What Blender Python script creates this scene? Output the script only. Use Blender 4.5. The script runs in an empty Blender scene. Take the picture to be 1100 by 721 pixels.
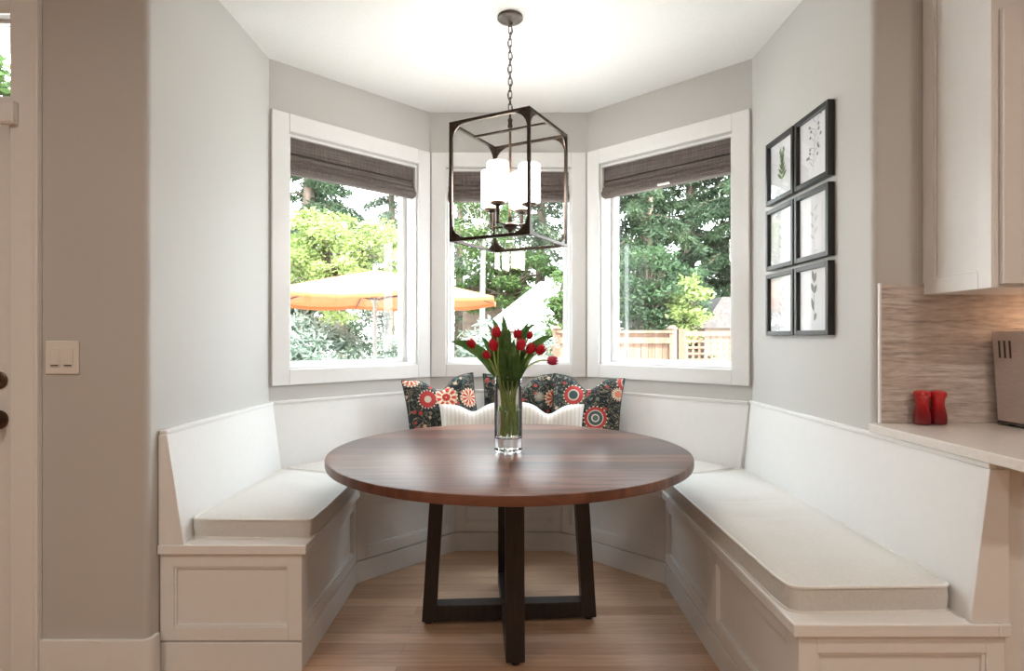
import bpy, bmesh, math, random
from mathutils import Vector, Matrix, noise
PI = math.pi
R = math.radians
S = bpy.context.scene
COL = S.collection
V = Vector
random.seed(7)

# ------------------------------------------------------------------ measuring
FPX, CX, CY, CAMZ = 640.0, 548.0, 363.0, 1.235
def at(px, py, Y):
    return V(((px - CX) / FPX * Y, Y, CAMZ - (py - CY) / FPX * Y))

# ------------------------------------------------------------------ materials
def new_mat(name):
    m = bpy.data.materials.new(name); m.use_nodes = True
    nt = m.node_tree
    return m, nt, nt.nodes['Principled BSDF']
def N(nt, t, **kw):
    n = nt.nodes.new(t)
    for k, v in kw.items():
        if k in n.inputs.keys(): n.inputs[k].default_value = v
        else: setattr(n, k, v)
    return n
def L(nt, a, b): nt.links.new(a, b)
def coords(nt, scale=(1, 1, 1), kind='Object', rot=(0, 0, 0)):
    tc = N(nt, 'ShaderNodeTexCoord'); mp = N(nt, 'ShaderNodeMapping')
    mp.inputs['Scale'].default_value = scale; mp.inputs['Rotation'].default_value = rot
    L(nt, tc.outputs[kind], mp.inputs['Vector']); return mp.outputs['Vector']
def ramp(nt, fac, stops, interp='LINEAR'):
    r = N(nt, 'ShaderNodeValToRGB'); r.color_ramp.interpolation = interp
    e = r.color_ramp.elements
    while len(e) > 1: e.remove(e[-1])
    e[0].position = stops[0][0]; e[0].color = (*stops[0][1], 1)
    for p, c in stops[1:]:
        k = e.new(p); k.color = (*c, 1)
    L(nt, fac, r.inputs['Fac']); return r.outputs['Color']
def bump(nt, b, height, strength=.2, dist=.01):
    n = N(nt, 'ShaderNodeBump'); n.inputs['Strength'].default_value = strength
    n.inputs['Distance'].default_value = dist
    L(nt, height, n.inputs['Height']); L(nt, n.outputs['Normal'], b.inputs['Normal'])
def plain(name, col, rough=.5, metal=0, nscale=40, var=.04, bstr=.05, spec=.5, coat=0, scale=(1, 1, 1)):
    m, nt, b = new_mat(name)
    v = coords(nt, scale)
    n = N(nt, 'ShaderNodeTexNoise', Scale=nscale, Detail=4.0); L(nt, v, n.inputs['Vector'])
    lo = tuple(max(0, c * (1 - var)) for c in col); hi = tuple(min(1, c * (1 + var)) for c in col)
    L(nt, ramp(nt, n.outputs['Fac'], [(.3, lo), (.7, hi)]), b.inputs['Base Color'])
    b.inputs['Roughness'].default_value = rough; b.inputs['Metallic'].default_value = metal
    b.inputs['Specular IOR Level'].default_value = spec; b.inputs['Coat Weight'].default_value = coat
    if bstr: bump(nt, b, n.outputs['Fac'], bstr, .003)
    return m
MAT = {}
MAT['wall'] = plain('wall_paint', (.56, .55, .525), .6, nscale=160, var=.012, bstr=.06)
MAT['kitchen_wall'] = plain('unseen_wall_bounce_tan', (.36, .285, .22), .6, nscale=8, var=.1, bstr=.02, scale=(1, 1, .1))  # unseen kitchen walls: tan invented to dim and warm the bounced light
MAT['ceil'] = plain('ceiling_paint', (.86, .86, .84), .9, nscale=90, var=.02, bstr=.35)
MAT['white'] = plain('white_paint', (.83, .825, .81), .38, nscale=30, var=.01, bstr=.01)
MAT['vinyl'] = plain('white_vinyl', (.86, .86, .86), .3, nscale=30, var=.01, bstr=0)
MAT['bronze'] = plain('dark_bronze', (.055, .04, .03), .38, .75, nscale=60, var=.3, bstr=.05)
MAT['bronze_light'] = plain('aged_bronze', (.13, .085, .06), .35, .8, nscale=60, var=.2, bstr=.03)
MAT['pewter'] = plain('dark_pewter', (.13, .11, .098), .4, .6, nscale=60, var=.15, bstr=.03)
MAT['black'] = plain('black_lacquer', (.014, .014, .015), .33, nscale=60, var=.1, bstr=.02)
MAT['paper'] = plain('print_paper', (.84, .85, .87), .8, nscale=60, var=.01, bstr=0)
MAT['chrome'] = plain('brushed_steel', (.70, .63, .60), .36, .7, nscale=40, var=.08, bstr=.03, scale=(1, 1, 12))
MAT['darksteel'] = plain('dark_steel', (.12, .11, .11), .35, .8, nscale=40, var=.08, bstr=.02)
MAT['switch'] = plain('switch_plastic', (.80, .77, .72), .35, nscale=30, var=.01, bstr=0)
def mat_ombre():
    m, nt, b = new_mat('cherry_ombre_glaze')
    tc = N(nt, 'ShaderNodeTexCoord'); sp = N(nt, 'ShaderNodeSeparateXYZ'); L(nt, tc.outputs['Object'], sp.inputs[0])
    mu = N(nt, 'ShaderNodeMath', operation='MULTIPLY'); L(nt, sp.outputs['Z'], mu.inputs[0]); mu.inputs[1].default_value = 8.0
    L(nt, ramp(nt, mu.outputs[0], [(.15, (.17, .006, .012)), (.42, (.26, .007, .012)), (.62, (.50, .010, .014)), (1, (.56, .012, .018))]), b.inputs['Base Color'])
    b.inputs['Roughness'].default_value = .12; b.inputs['Coat Weight'].default_value = .5; return m
MAT['redglaze'] = mat_ombre()
MAT['quartz'] = plain('quartz_top', (.80, .76, .71), .16, nscale=60, var=.035, bstr=0)
MAT['cabinet'] = plain('cabinet_paint', (.80, .785, .76), .34, nscale=30, var=.01, bstr=.01)
MAT['stem'] = plain('tulip_stem', (.42, .56, .16), .45, nscale=30, var=.2, bstr=.03)
MAT['leafprint'] = plain('green_ink', (.20, .30, .14), .8, nscale=60, var=.2, bstr=0)
MAT['greyprint'] = plain('grey_ink', (.22, .23, .22), .8, nscale=60, var=.2, bstr=0)
MAT['paleprint'] = plain('pale_ink', (.62, .63, .64), .8, nscale=60, var=.05, bstr=0)
MAT['piping'] = plain('linen_piping', (.76, .74, .70), .85, nscale=200, var=.06, bstr=.1)
MAT['darkpipe'] = plain('charcoal_piping', (.03, .034, .037), .85, nscale=200, var=.1, bstr=.1)
MAT['bark'] = plain('tree_bark', (.13, .095, .07), .9, nscale=9, var=.4, bstr=.6, scale=(1, 1, .25))
MAT['palebark'] = plain('pale_bark', (.50, .47, .42), .9, nscale=9, var=.3, bstr=.5, scale=(1, 1, .25))
MAT['paving'] = plain('patio_stone', (.62, .60, .56), .85, nscale=3, var=.12, bstr=.2)
MAT['roofdark'] = plain('dark_shingle', (.10, .085, .08), .9, nscale=22, var=.3, bstr=.5)
MAT['roofwhite'] = plain('sunlit_white_roof', (.86, .86, .85), .7, nscale=12, var=.03, bstr=.1)
MAT['siding'] = plain('brown_siding', (.18, .13, .10), .8, nscale=8, var=.2, bstr=.1)
MAT['ribwood'] = plain('umbrella_wood', (.06, .03, .018), .5, nscale=20, var=.2, bstr=.05)
MAT['polepaint'] = plain('umbrella_pole_paint', (.34, .34, .32), .4, nscale=20, var=.05, bstr=.02)

def mat_emit(name, col, strength):
    m, nt, b = new_mat(name)
    v = coords(nt)
    n = N(nt, 'ShaderNodeTexNoise', Scale=8.0); L(nt, v, n.inputs['Vector'])
    L(nt, ramp(nt, n.outputs['Fac'], [(.3, tuple(c * .97 for c in col)), (.7, col)]), b.inputs['Emission Color'])
    b.inputs['Base Color'].default_value = (.9, .88, .85, 1)
    b.inputs['Emission Strength'].default_value = strength
    return m
MAT['lampglass'] = mat_emit('lit_frosted_glass', (1, .975, .94), 19.0)
MAT['bulb'] = mat_emit('lit_bulb', (1, .80, .56), 10.0)
MAT['led'] = mat_emit('under_cabinet_led', (1, .66, .42), 26.0)

def mat_glass_thin(name, tint=(1, 1, 1)):
    m = bpy.data.materials.new(name); m.use_nodes = True; nt = m.node_tree
    nt.nodes.remove(nt.nodes['Principled BSDF'])
    out = nt.nodes['Material Output']
    t = N(nt, 'ShaderNodeBsdfTransparent'); t.inputs['Color'].default_value = (*tint, 1)
    g = N(nt, 'ShaderNodeBsdfGlossy'); g.inputs['Roughness'].default_value = 0.0
    ge = N(nt, 'ShaderNodeNewGeometry'); dt = N(nt, 'ShaderNodeVectorMath', operation='DOT_PRODUCT')
    L(nt, ge.outputs['Normal'], dt.inputs[0]); L(nt, ge.outputs['Incoming'], dt.inputs[1])
    ab = N(nt, 'ShaderNodeMath', operation='ABSOLUTE'); L(nt, dt.outputs['Value'], ab.inputs[0])
    om = N(nt, 'ShaderNodeMath', operation='SUBTRACT'); om.inputs[0].default_value = 1; L(nt, ab.outputs[0], om.inputs[1])
    pw = N(nt, 'ShaderNodeMath', operation='POWER'); L(nt, om.outputs[0], pw.inputs[0]); pw.inputs[1].default_value = 5
    sc = N(nt, 'ShaderNodeMath', operation='MULTIPLY_ADD'); L(nt, pw.outputs[0], sc.inputs[0]); sc.inputs[1].default_value = .965; sc.inputs[2].default_value = .035
    mx = N(nt, 'ShaderNodeMixShader')
    L(nt, sc.outputs[0], mx.inputs[0]); L(nt, t.outputs[0], mx.inputs[1]); L(nt, g.outputs[0], mx.inputs[2])
    L(nt, mx.outputs[0], out.inputs['Surface'])
    return m
MAT['pane'] = mat_glass_thin('window_glass', (.97, .985, .975))
MAT['pictureglass'] = mat_glass_thin('picture_glass')
def mat_glass(name, ior, tint=(1, 1, 1)):
    m, nt, b = new_mat(name)
    b.inputs['Transmission Weight'].default_value = 1; b.inputs['Roughness'].default_value = 0.0
    b.inputs['IOR'].default_value = ior; b.inputs['Base Color'].default_value = (*tint, 1)
    return m
MAT['vaseglass'] = mat_glass('vase_glass', 1.45)
MAT['water'] = mat_glass('water', 1.33, (.98, 1, .97))

def mat_floor():
    m, nt, b = new_mat('oak_floor')
    v = coords(nt)
    br = N(nt, 'ShaderNodeTexBrick', Scale=1.0); br.offset = .37; br.offset_frequency = 2
    br.inputs['Brick Width'].default_value = 1.15; br.inputs['Row Height'].default_value = .083
    br.inputs['Mortar Size'].default_value = .0007; br.inputs['Bias'].default_value = 0
    br.inputs['Color1'].default_value = (0, 0, 0, 1); br.inputs['Color2'].default_value = (1, 1, 1, 1)
    br.inputs['Mortar'].default_value = (.5, .5, .5, 1)
    L(nt, v, br.inputs['Vector'])
    base = ramp(nt, br.outputs['Color'], [(0, (.46, .275, .165)), (.5, (.58, .37, .235)), (1, (.70, .48, .325))])
    v2 = coords(nt, (1.6, 26, 1))
    ng = N(nt, 'ShaderNodeTexNoise', Scale=2.2, Detail=7.0, Roughness=.62); ng.inputs['Distortion'].default_value = .6
    L(nt, v2, ng.inputs['Vector'])
    gr = ramp(nt, ng.outputs['Fac'], [(.3, (.80, .78, .76)), (.62, (1.06, 1.06, 1.06))])
    mx = N(nt, 'ShaderNodeMix', data_type='RGBA', blend_type='MULTIPLY'); mx.inputs[0].default_value = 1
    L(nt, base, mx.inputs[6]); L(nt, gr, mx.inputs[7])
    mo = N(nt, 'ShaderNodeMix', data_type='RGBA'); L(nt, br.outputs['Fac'], mo.inputs[0])
    L(nt, mx.outputs[2], mo.inputs[6]); mo.inputs[7].default_value = (.26, .165, .10, 1)
    L(nt, mo.outputs[2], b.inputs['Base Color'])
    b.inputs['Roughness'].default_value = .38
    bump(nt, b, ng.outputs['Fac'], .06, .002)
    return m
MAT['floor'] = mat_floor()
def mat_walnut():
    m, nt, b = new_mat('walnut_top')
    v = coords(nt)
    br = N(nt, 'ShaderNodeTexBrick', Scale=1.0); br.offset = .5
    br.inputs['Brick Width'].default_value = 3.1; br.inputs['Row Height'].default_value = .135
    br.inputs['Mortar Size'].default_value = .0006
    br.inputs['Color1'].default_value = (0, 0, 0, 1); br.inputs['Color2'].default_value = (1, 1, 1, 1)
    br.inputs['Mortar'].default_value = (.4, .4, .4, 1); L(nt, v, br.inputs['Vector'])
    base = ramp(nt, br.outputs['Color'], [(0, (.050, .019, .012)), (.5, (.105, .042, .026)), (1, (.20, .090, .056))])
    v2 = coords(nt, (1.1, 15, 4))
    ng = N(nt, 'ShaderNodeTexNoise', Scale=1.6, Detail=8.0, Roughness=.6); ng.inputs['Distortion'].default_value = 1.4
    L(nt, v2, ng.inputs['Vector'])
    gr = ramp(nt, ng.outputs['Fac'], [(.28, (.45, .42, .40)), (.5, (1, .98, .96)), (.72, (1.45, 1.35, 1.28))])
    mx = N(nt, 'ShaderNodeMix', data_type='RGBA', blend_type='MULTIPLY'); mx.inputs[0].default_value = 1
    L(nt, base, mx.inputs[6]); L(nt, gr, mx.inputs[7]); L(nt, mx.outputs[2], b.inputs['Base Color'])
    b.inputs['Roughness'].default_value = .34
    b.inputs['Specular IOR Level'].default_value = .34
    return m
MAT['walnut'] = mat_walnut()
MAT['darkwood'] = plain('ebonised_wood', (.020, .013, .011), .36, nscale=14, var=.35, bstr=.12, scale=(6, 6, .6))
def mat_linen(name, c1, c2, stripes=None):
    m, nt, b = new_mat(name)
    va = coords(nt, (900, 60, 60)); vb = coords(nt, (60, 900, 900))
    na = N(nt, 'ShaderNodeTexNoise', Scale=1.0, Detail=2.0); L(nt, va, na.inputs['Vector'])
    nb = N(nt, 'ShaderNodeTexNoise', Scale=1.0, Detail=2.0); L(nt, vb, nb.inputs['Vector'])
    ad = N(nt, 'ShaderNodeMath', operation='ADD'); L(nt, na.outputs['Fac'], ad.inputs[0]); L(nt, nb.outputs['Fac'], ad.inputs[1])
    hf = N(nt, 'ShaderNodeMath', operation='MULTIPLY'); L(nt, ad.outputs[0], hf.inputs[0]); hf.inputs[1].default_value = .5
    col = ramp(nt, hf.outputs[0], [(.35, c1), (.65, c2)])
    if stripes:
        vs = coords(nt, (1, 1, 1))
        w = N(nt, 'ShaderNodeTexWave', wave_type='BANDS', bands_direction='X', Scale=stripes[0]); w.inputs['Distortion'].default_value = 1.2
        w.inputs['Detail'].default_value = 3.0; w.inputs['Detail Scale'].default_value = 5.0
        L(nt, vs, w.inputs['Vector'])
        sc = ramp(nt, w.outputs['Fac'], [(.55, (1, 1, 1)), (.9, stripes[1])])
        mx = N(nt, 'ShaderNodeMix', data_type='RGBA', blend_type='MULTIPLY'); mx.inputs[0].default_value = 1
        L(nt, col, mx.inputs[6]); L(nt, sc, mx.inputs[7]); col = mx.outputs[2]
    L(nt, col, b.inputs['Base Color']); b.inputs['Roughness'].default_value = .9
    b.inputs['Sheen Weight'].default_value = .15
    bump(nt, b, hf.outputs[0], .12, .001)
    return m
MAT['linen'] = mat_linen('cushion_linen', (.58, .56, .52), (.70, .68, .645))
MAT['stripelinen'] = mat_linen('striped_linen', (.74, .70, .64), (.84, .81, .76), (13.0, (.86, .83, .80)))
def mat_shade():
    m, nt, b = new_mat('woven_wood_shade')
    v = coords(nt, (3, 3, 260))
    n = N(nt, 'ShaderNodeTexNoise', Scale=1.0, Detail=4.0, Roughness=.7); L(nt, v, n.inputs['Vector'])
    v2 = coords(nt, (160, 160, 12)); n2 = N(nt, 'ShaderNodeTexNoise', Scale=1.0, Detail=2.0); L(nt, v2, n2.inputs['Vector'])
    a = N(nt, 'ShaderNodeMath', operation='MULTIPLY_ADD'); L(nt, n2.outputs['Fac'], a.inputs[0]); a.inputs[1].default_value = .35
    L(nt, n.outputs['Fac'], a.inputs[2])
    L(nt, ramp(nt, a.outputs[0], [(.45, (.045, .035, .032)), (.68, (.12, .096, .085)), (.95, (.30, .25, .225))]), b.inputs['Base Color'])
    b.inputs['Roughness'].default_value = .8
    bump(nt, b, n.outputs['Fac'], .5, .003)
    return m
MAT['shade'] = mat_shade()
def mat_backsplash():
    m, nt, b = new_mat('rippled_limestone_tile')
    v = coords(nt, (4, 4, 46))
    n = N(nt, 'ShaderNodeTexNoise', Scale=1.0, Detail=5.0, Roughness=.6); n.inputs['Distortion'].default_value = 1.3
    L(nt, v, n.inputs['Vector'])
    v2 = coords(nt, (22, 22, 90)); n2 = N(nt, 'ShaderNodeTexNoise', Scale=1.0, Detail=3.0); L(nt, v2, n2.inputs['Vector'])
    a = N(nt, 'ShaderNodeMath', operation='MULTIPLY_ADD'); L(nt, n2.outputs['Fac'], a.inputs[0]); a.inputs[1].default_value = .5
    L(nt, n.outputs['Fac'], a.inputs[2])
    L(nt, ramp(nt, a.outputs[0], [(.5, (.38, .31, .275)), (.72, (.58, .50, .45)), (.95, (.72, .65, .60))]), b.inputs['Base Color'])
    b.inputs['Roughness'].default_value = .75
    bump(nt, b, a.outputs[0], .9, .012)
    return m
MAT['splash'] = mat_backsplash()
def mat_umbrella():
    m, nt, b = new_mat('orange_canvas')
    v = coords(nt); n = N(nt, 'ShaderNodeTexNoise', Scale=60.0); L(nt, v, n.inputs['Vector'])
    c = ramp(nt, n.outputs['Fac'], [(.3, (.60, .21, .08)), (.7, (.66, .25, .10))])
    L(nt, c, b.inputs['Base Color']); b.inputs['Roughness'].default_value = .9
    out = nt.nodes['Material Output']
    t = N(nt, 'ShaderNodeBsdfTranslucent'); L(nt, c, t.inputs['Color'])
    mx = N(nt, 'ShaderNodeMixShader'); mx.inputs[0].default_value = .3
    L(nt, b.outputs[0], mx.inputs[1]); L(nt, t.outputs[0], mx.inputs[2]); L(nt, mx.outputs[0], out.inputs['Surface'])
    return m
MAT['orange'] = mat_umbrella()
def mat_leaf(name, c1, c2, c3, scale=1.5, tr=.35):
    m, nt, b = new_mat(name)
    v = coords(nt)
    n = N(nt, 'ShaderNodeTexNoise', Scale=scale, Detail=6.0, Roughness=.75); L(nt, v, n.inputs['Vector'])
    c = ramp(nt, n.outputs['Fac'], [(.32, c1), (.5, c2), (.7, c3)])
    L(nt, c, b.inputs['Base Color']); b.inputs['Roughness'].default_value = .6
    b.inputs['Specular IOR Level'].default_value = .3
    out = nt.nodes['Material Output']
    t = N(nt, 'ShaderNodeBsdfTranslucent'); L(nt, c, t.inputs['Color'])
    mx = N(nt, 'ShaderNodeMixShader'); mx.inputs[0].default_value = tr
    L(nt, b.outputs[0], mx.inputs[1]); L(nt, t.outputs[0], mx.inputs[2]); L(nt, mx.outputs[0], out.inputs['Surface'])
    return m
MAT['conifer'] = mat_leaf('conifer_needles', (.024, .046, .022), (.048, .082, .040), (.095, .140, .064))
MAT['conifer_grey'] = mat_leaf('grey_green_needles', (.04, .058, .042), (.095, .125, .082), (.20, .25, .16))
MAT['maple'] = mat_leaf('yellow_green_leaves', (.15, .20, .05), (.27, .34, .11), (.42, .48, .24))
MAT['paleleaf'] = mat_leaf('pale_silvery_leaves', (.10, .15, .10), (.26, .33, .27), (.55, .60, .56), 3)
MAT['midleaf'] = mat_leaf('mid_green_leaves', (.025, .052, .024), (.048, .09, .038), (.09, .145, .06))
MAT['hedge'] = mat_leaf('fresh_green_leaves', (.05, .09, .03), (.09, .15, .045), (.17, .25, .09))
MAT['tulipleaf'] = mat_leaf('tulip_leaf', (.045, .11, .025), (.08, .17, .045), (.17, .28, .09), 14, .2)
MAT['petal'] = mat_leaf('red_petal', (.40, .008, .02), (.58, .012, .03), (.70, .03, .05), 30, .15)
MAT['petalpink'] = mat_leaf('crimson_petal', (.38, .015, .05), (.52, .03, .08), (.62, .08, .12), 30, .15)
def mat_cedar():
    m, nt, b = new_mat('cedar_boards')
    v = coords(nt, (10.5, 1, .15)); n = N(nt, 'ShaderNodeTexNoise', Scale=1.0, Detail=1.0); L(nt, v, n.inputs['Vector'])
    v2 = coords(nt, (60, 60, 2)); n2 = N(nt, 'ShaderNodeTexNoise', Scale=1.0, Detail=4.0); L(nt, v2, n2.inputs['Vector'])
    a = N(nt, 'ShaderNodeMath', operation='MULTIPLY_ADD'); L(nt, n2.outputs['Fac'], a.inputs[0]); a.inputs[1].default_value = .4
    L(nt, n.outputs['Fac'], a.inputs[2])
    L(nt, ramp(nt, a.outputs[0], [(.45, (.10, .052, .032)), (.7, (.17, .098, .062)), (.95, (.26, .17, .12))]), b.inputs['Base Color'])
    b.inputs['Roughness'].default_value = .8; return m
MAT['cedar'] = mat_cedar()

def mat_suzani(name, shift):
    """embroidered flower medallions on a dark teal ground"""
    m, nt, b = new_mat(name)
    tc = N(nt, 'ShaderNodeTexCoord'); sp = N(nt, 'ShaderNodeSeparateXYZ'); L(nt, tc.outputs['Object'], sp.inputs[0])
    cb = N(nt, 'ShaderNodeCombineXYZ'); L(nt, sp.outputs['X'], cb.inputs[0]); L(nt, sp.outputs['Z'], cb.inputs[1])
    def mm(op, a, bb=None, c=None):
        n = N(nt, 'ShaderNodeMath', operation=op)
        for i, q in enumerate((a, bb, c)):
            if q is None: continue
            if isinstance(q, (int, float)): n.inputs[i].default_value = q
            else: L(nt, q, n.inputs[i])
        return n.outputs[0]
    def mix(f, a, c):
        n = N(nt, 'ShaderNodeMix', data_type='RGBA')
        L(nt, f, n.inputs[0])
        for k, q in ((6, a), (7, c)):
            if isinstance(q, tuple): n.inputs[k].default_value = (*q, 1)
            else: L(nt, q, n.inputs[k])
        return n.outputs[2]
    mp = N(nt, 'ShaderNodeMapping'); mp.inputs['Location'].default_value = (*shift, 0); L(nt, cb.outputs[0], mp.inputs['Vector'])
    v = mp.outputs['Vector']
    col = None
    # ground: dark teal with tan curling stems
    nz = N(nt, 'ShaderNodeTexNoise', Scale=14.0, Detail=1.0); nz.inputs['Distortion'].default_value = 2.5; L(nt, v, nz.inputs['Vector'])
    line = mm('LESS_THAN', mm('ABSOLUTE', mm('SUBTRACT', nz.outputs['Fac'], .5)), .022)
    col = mix(line, (.012, .020, .022), (.25, .21, .14))
    nz2 = N(nt, 'ShaderNodeTexVoronoi', Scale=26.0); L(nt, v, nz2.inputs['Vector'])
    dots = mm('LESS_THAN', nz2.outputs['Distance'], .30)
    dcol = ramp(nt, N_out(nt, nz2), [(0, (.05, .09, .09)), (.45, (.16, .20, .16)), (.6, (.45, .05, .04)), (.85, (.55, .42, .30))], 'CONSTANT')
    col = mix(dots, col, dcol)
    for scale, rad, petals in ((6.0, .42, 9.0),):
        vo = N(nt, 'ShaderNodeTexVoronoi', Scale=scale, Randomness=.62); L(nt, v, vo.inputs['Vector'])
        df = N(nt, 'ShaderNodeVectorMath', operation='SUBTRACT'); L(nt, v, df.inputs[0])
        L(nt, vo.outputs['Position'], df.inputs[1])
        # both in the texture's own space: position output is already divided by the scale
        s2 = N(nt, 'ShaderNodeSeparateXYZ'); L(nt, df.outputs[0], s2.inputs[0])
        ang = mm('ARCTAN2', s2.outputs['Y'], s2.outputs['X'])
        wav = mm('SINE', mm('MULTIPLY', ang, petals * 2))
        d = vo.outputs['Distance']
        edge = mm('ADD', rad, mm('MULTIPLY', wav, .035))
        inside = mm('LESS_THAN', d, edge)
        rings = ramp(nt, mm('DIVIDE', d, .48), [(0, (.75, .62, .42)), (.16, (.50, .04, .03)), (.34, (.80, .66, .48)), (.42, (.55, .06, .04)), (.72, (.70, .25, .16)), (.80, (.78, .66, .50)), (.9, (.30, .03, .03))], 'CONSTANT')
        spokes = mm('GREATER_THAN', mm('SINE', mm('MULTIPLY', ang, petals * 1.0)), .25)
        mid = mm('MULTIPLY', mm('GREATER_THAN', d, .15), mm('LESS_THAN', d, .36))
        fc = mix(mm('MULTIPLY', spokes, mid), rings, (.82, .70, .52))
        sel = mm('LESS_THAN', N_out(nt, vo), .72)
        alt = ramp(nt, mm('DIVIDE', d, .48), [(0, (.10, .16, .15)), (.25, (.72, .66, .54)), (.33, (.06, .10, .11)), (.55, (.66, .60, .48)), (.62, (.5, .05, .05)), (.85, (.70, .62, .50))], 'CONSTANT')
        fc = mix(sel, alt, fc)
        col = mix(inside, col, fc)
    L(nt, col, b.inputs['Base Color']); b.inputs['Roughness'].default_value = .9
    fn = N(nt, 'ShaderNodeTexNoise', Scale=500.0); L(nt, v, fn.inputs['Vector']); bump(nt, b, fn.outputs['Fac'], .3, .001)
    return m
def N_out(nt, vo):
    s = N(nt, 'ShaderNodeSeparateColor'); L(nt, vo.outputs['Color'], s.inputs[0]); return s.outputs[0]
MAT['suz1'] = mat_suzani('suzani_embroidery', (.02, .05))
MAT['suz2'] = mat_suzani('suzani_embroidery_two', (.31, .22))
MAT['suz3'] = mat_suzani('suzani_embroidery_three', (.67, .41))

# ------------------------------------------------------------------ mesh builder
def wm(o):
    m = Matrix.LocRotScale(o.location, o.rotation_euler, None)
    return wm(o.parent) @ m if o.parent else m
class MB:
    def __init__(s, xf=None):
        s.v = []; s.f = []; s.xf = xf or Matrix()
    def add(s, vs, fs):
        k = len(s.v); s.v += [s.xf @ V(p) for p in vs]; s.f += [tuple(i + k for i in f) for f in fs]
        return s
    def box(s, x0, x1, y0, y1, z0, z1):
        return s.prism([(x0, y0), (x1, y0), (x1, y1), (x0, y1)], z0, z1)
    def prism(s, poly, z0, z1, top=None):
        a = sum(poly[i][0] * poly[(i + 1) % len(poly)][1] - poly[(i + 1) % len(poly)][0] * poly[i][1] for i in range(len(poly)))
        if a < 0:
            poly = list(reversed(poly)); top = list(reversed(top)) if top else None
        top = top or poly; n = len(poly)
        vs = [(p[0], p[1], z0) for p in poly] + [(p[0], p[1], z1) for p in top]
        fs = [tuple(reversed(range(n))), tuple(range(n, 2 * n))] + [(i, (i + 1) % n, n + (i + 1) % n, n + i) for i in range(n)]
        return s.add(vs, fs)
    def extr(s, pts, a, b):
        """closed profile of 3-D points pts at a swept by vector b"""
        n = len(pts); vs = [V(p) + V(a) for p in pts] + [V(p) + V(a) + V(b) for p in pts]
        fs = [tuple(reversed(range(n))), tuple(range(n, 2 * n))] + [(i, (i + 1) % n, n + (i + 1) % n, n + i) for i in range(n)]
        return s.add(vs, fs)
    def tube(s, pts, r, n=8, closed=False, flat=None):
        pts = [V(p) for p in pts]; m = len(pts)
        rr = r if hasattr(r, '__len__') else [r] * m
        up = V((0, 0, 1)); vs = []; prev = None
        for i, p in enumerate(pts):
            if closed: t = pts[(i + 1) % m] - pts[i - 1]
            else: t = pts[min(i + 1, m - 1)] - pts[max(i - 1, 0)]
            t = t.normalized() if t.length > 1e-9 else V((0, 0, 1))
            if prev is None:
                a = t.cross(up)
                if a.length < 1e-3: a = t.cross(V((1, 0, 0)))
            else: a = prev - t * prev.dot(t)
            a.normalize(); prev = a; b = t.cross(a)
            for k in range(n):
                th = 2 * PI * k / n
                vs.append(p + (a * math.cos(th) + b * math.sin(th)) * rr[i])
        fs = []
        for i in range(m if closed else m - 1):
            j = (i + 1) % m
            for k in range(n):
                fs.append((i * n + k, i * n + (k + 1) % n, j * n + (k + 1) % n, j * n + k))
        if not closed:
            fs += [tuple(reversed(range(n))), tuple(range((m - 1) * n, m * n))]
        return s.add(vs, fs)
    def lathe(s, prof, c=(0, 0, 0), n=32, capped=True):
        vs = []; fs = []; m = len(prof)
        for r, z in prof:
            for k in range(n):
                th = 2 * PI * k / n; vs.append((c[0] + r * math.cos(th), c[1] + r * math.sin(th), c[2] + z))
        for i in range(m - 1):
            for k in range(n): fs.append((i * n + k, i * n + (k + 1) % n, (i + 1) * n + (k + 1) % n, (i + 1) * n + k))
        if capped: fs += [tuple(reversed(range(n))), tuple(range((m - 1) * n, m * n))]
        return s.add(vs, fs)
    def build(s, name, mat, parent=None, origin=None, bevel=0, smooth=None, seg=2):
        me = bpy.data.meshes.new(name); o = bpy.data.objects.new(name, me); COL.objects.link(o)
        if parent: o.parent = parent
        if origin is not None: o.location = origin
        inv = wm(o).inverted()
        me.from_pydata([inv @ p for p in s.v], [], s.f)
        bm = bmesh.new(); bm.from_mesh(me); bmesh.ops.recalc_face_normals(bm, faces=bm.faces) if s.recalc else None
        bm.to_mesh(me); bm.free()
        me.materials.append(MAT[mat] if isinstance(mat, str) else mat)
        if smooth is not None:
            me.shade_smooth(); me.set_sharp_from_angle(angle=R(smooth))
        if bevel:
            md = o.modifiers.new('bevel', 'BEVEL'); md.width = bevel; md.segments = seg; md.limit_method = 'ANGLE'; md.angle_limit = R(40)
        return o
    recalc = True
def tag(o, label, cat=None, group=None, kind=None):
    if label: o['label'] = label
    if cat: o['category'] = cat
    if group: o['group'] = group
    if kind: o['kind'] = kind
    return o
def thing(name, label, cat, loc, rotz=0, group=None):
    o = bpy.data.objects.new(name, None); COL.objects.link(o); o.empty_display_size = .05
    o.location = loc; o.rotation_euler = (0, 0, rotz)
    return tag(o, label, cat, group)
def struct_empty(name, loc):
    o = bpy.data.objects.new(name, None); COL.objects.link(o); o.location = loc; o['kind'] = 'structure'; return o
def struct(mb, name, mat, **kw):
    o = mb.build(name, mat, **kw); o['kind'] = 'structure'; return o

# ------------------------------------------------------------------ bay plan
XL, XR, YC, YB, YF = -1.30, 1.305, 3.21, 3.98, 2.14
BXL, BXR = -.535, .515
ZC = 2.74
WP = [V((XL, YF)), V((XL, YC)), V((BXL, YB)), V((BXR, YB)), V((XR, YC)), V((XR, YF))]
def offset(d, P=WP):
    out = []
    ns = []
    for i in range(len(P) - 1):
        u = (P[i + 1] - P[i]).normalized(); ns.append(V((u.y, -u.x)))      # inward (clockwise path: right side)
    for i, p in enumerate(P):
        if i == 0: out.append(p + ns[0] * d)
        elif i == len(P) - 1: out.append(p + ns[-1] * d)
        else:
            a, b = ns[i - 1], ns[i]; k = (a + b); out.append(p + k * (d / (1 + a.dot(b))))
    return out

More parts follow.
